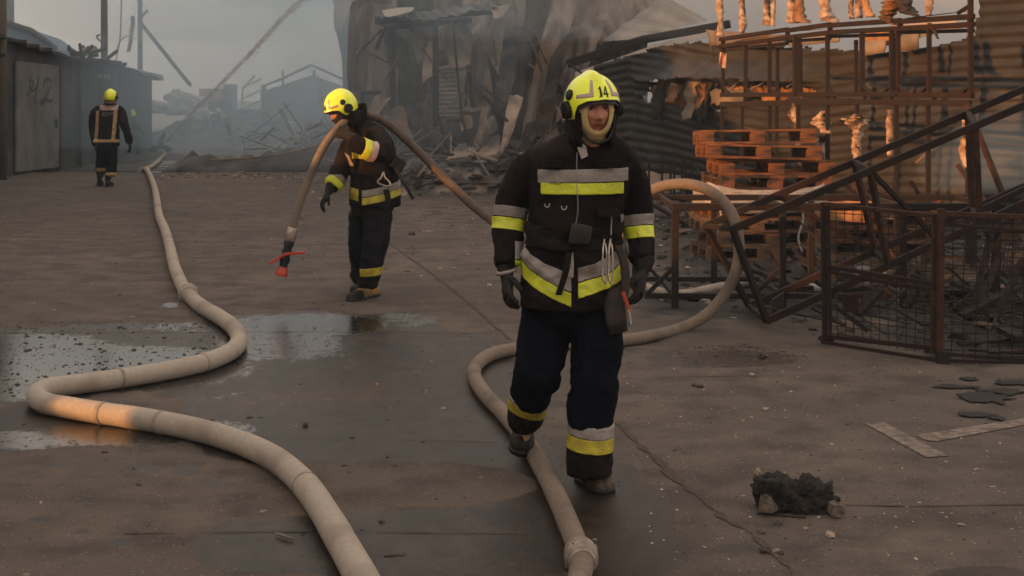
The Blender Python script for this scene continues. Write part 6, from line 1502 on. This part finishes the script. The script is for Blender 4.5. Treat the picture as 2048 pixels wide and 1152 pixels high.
for i, (x, y, w, d_) in enumerate(((1968,798,.14,.13),(1908,776,.12,.05),(2000,785,.13,.07),(1938,760,.05,.05),(2035,768,.12,.07),(1950,832,.10,.05),(1992,838,.04,.05))):
    t = thing('charred_flake', ['largest charred flake lying right of the cage foot','long thin charred flake left of the big one','dark flake just above the big one','smallest dark flake near the cage','dark sliver by the right edge','thin dark flake above the painted line','small dark flake beside the thin one by the painted line'][i], 'flake', G(x,y), 'charred flakes on the right paving')
    c = G(x,y); n_ = 30; pts = [c+V((w*math.cos(a)*(1+.7*noise.noise(V((i*3,math.cos(a)*2.2,math.sin(a)*2.2)))), d_*math.sin(a)*(1+.9*noise.noise(V((i*5,math.cos(a)*2.6,math.sin(a)*2.6)))), .006)) for a in np.linspace(0,2*math.pi,n_+1)[:-1]]
    mb = MB(); mb.prism(pts, (0,0,.005)); mb.build('flake', charm, t)
tw = thing('twig', 'short pale splintered twig on the ground inside the hose curve', 'twig', G(568,1073))
mb = MB(); mb.tube(catmull([G(550,1066)+V((0,0,.008)), G(562,1070)+V((0,0,.014)), G(588,1079)+V((0,0,.006))], 5), [.003]+[.006]*9+[.003], 8) if False else mb.tube([G(550,1066,.01), G(560,1069,.012), G(575,1074,.012), G(588,1079,.008)], [.003,.006,.007,.003], 8)
mb.build('stick', tansheet, tw, True)
# rust scale spilled on the paving before the cage
def oval(rg):
    a = rg.uniform(0, 6.283); r_ = .40*math.sqrt(rg.random())*(1+.2*noise.noise(V((math.cos(a)*2, math.sin(a)*2, 3)))); c = G(1480,708); return c+V((r_*1.1*math.cos(a), r_*math.sin(a), 0))
scatter('rust_scale', 'oval patch of reddish rust scale on the paving before the cage', 900, oval, .004, .022, [M('rust_scale', (0.16,0.07,0.035), (0.08,0.04,0.025), 30, 0.95, None, 0, .5, 90), rockd, leatherm], 31)
# ---------------------------------------------------------------- haze
mb = MB(); mb.box((0, 42, 4.0), (90, 110, 10.6)); hz = mb.build('haze', None); hz.name = 'haze'; hz['kind'] = 'stuff'
hm = bpy.data.materials.new('smoke_haze'); hm.use_nodes = True; nt = hm.node_tree; nt.nodes.clear()
o_ = nt.nodes.new('ShaderNodeOutputMaterial'); pv = nt.nodes.new('ShaderNodeVolumePrincipled')
pv.inputs['Color'].default_value = (0.56,0.72,0.84,1); pv.inputs['Density'].default_value = 0.0013; pv.inputs['Anisotropy'].default_value = 0.0
nt.links.new(pv.outputs[0], o_.inputs['Volume']); hz.data.materials.append(hm)

# thicker smoke hanging over the far end of the yard: two banks that overlap the far things only
def smoke(nm, label, c, r, dens, seed, colr=(0.58,0.74,0.86,1)):
    me = rock_mesh(nm, 1, (1,1,1), seed, None, 4, .25, 1.2); me.materials.clear()
    for v in me.vertices: v.co = V((v.co.x*r[0], v.co.y*r[1], v.co.z*r[2]))
    me.polygons.foreach_set('use_smooth', [True]*len(me.polygons))
    m = bpy.data.materials.new(nm); m.use_nodes = True; n = m.node_tree; n.nodes.clear()
    o_ = n.nodes.new('ShaderNodeOutputMaterial'); pv = n.nodes.new('ShaderNodeVolumePrincipled')
    pv.inputs['Color'].default_value = colr; pv.inputs['Density'].default_value = dens
    n.links.new(pv.outputs[0], o_.inputs['Volume']); me.materials.append(m)
    o = link(nm, me, None, None, c); tag(o, label, 'smoke', kind='stuff'); return o
smoke('smoke', 'grey smoke bank filling the far end of the yard', (-12, 62, 3.5), (22, 27, 9), .027, 1)
smoke('smoke', 'thick pale smoke drifting left of the collapsed hall', (-5.5, 45, 2.5), (6.5, 10, 6), .022, 2)
smoke('smoke', 'dark smoke rising behind the corrugated wall and the tall rack', (17, 52, 7), (17, 24, 13), .045, 3, (0.50,0.53,0.58,1))

for i, (c, r, d_) in enumerate((((-8.0, 34, 1.5), (4.0, 2.6, 1.9), .035), ((-3.4, 35.5, 3.2), (2.6, 3.0, 3.6), .055), ((-12, 52, 5.5), (6, 5, 3.2), .03), ((-6.5, 48, 7.0), (4, 6, 4.0), .05), ((-2.4, 24.5, 2.2), (2.6, 3.0, 3.2), .022), ((5.2, 15.2, 1.0), (.8, .7, .55), .12), ((-17, 60, 8), (7, 6, 3), .03), ((.8, 24.0, 4.0), (3.0, 2.6, 2.4), .022))):
    smoke('smoke', ['low smoke drifting across the yard edge', 'smoke billowing at the left end of the collapsed hall', 'pale smoke puff over the far heaps', 'broad smoke column behind the water jet', 'thin smoke in front of the ruin door', 'wisp of smoke curling at the foot of the corrugated wall', 'smoke puff above the far sheds', 'smoke veil in front of the leaning sheets'][i], c, r, d_*1.35, 10+i)
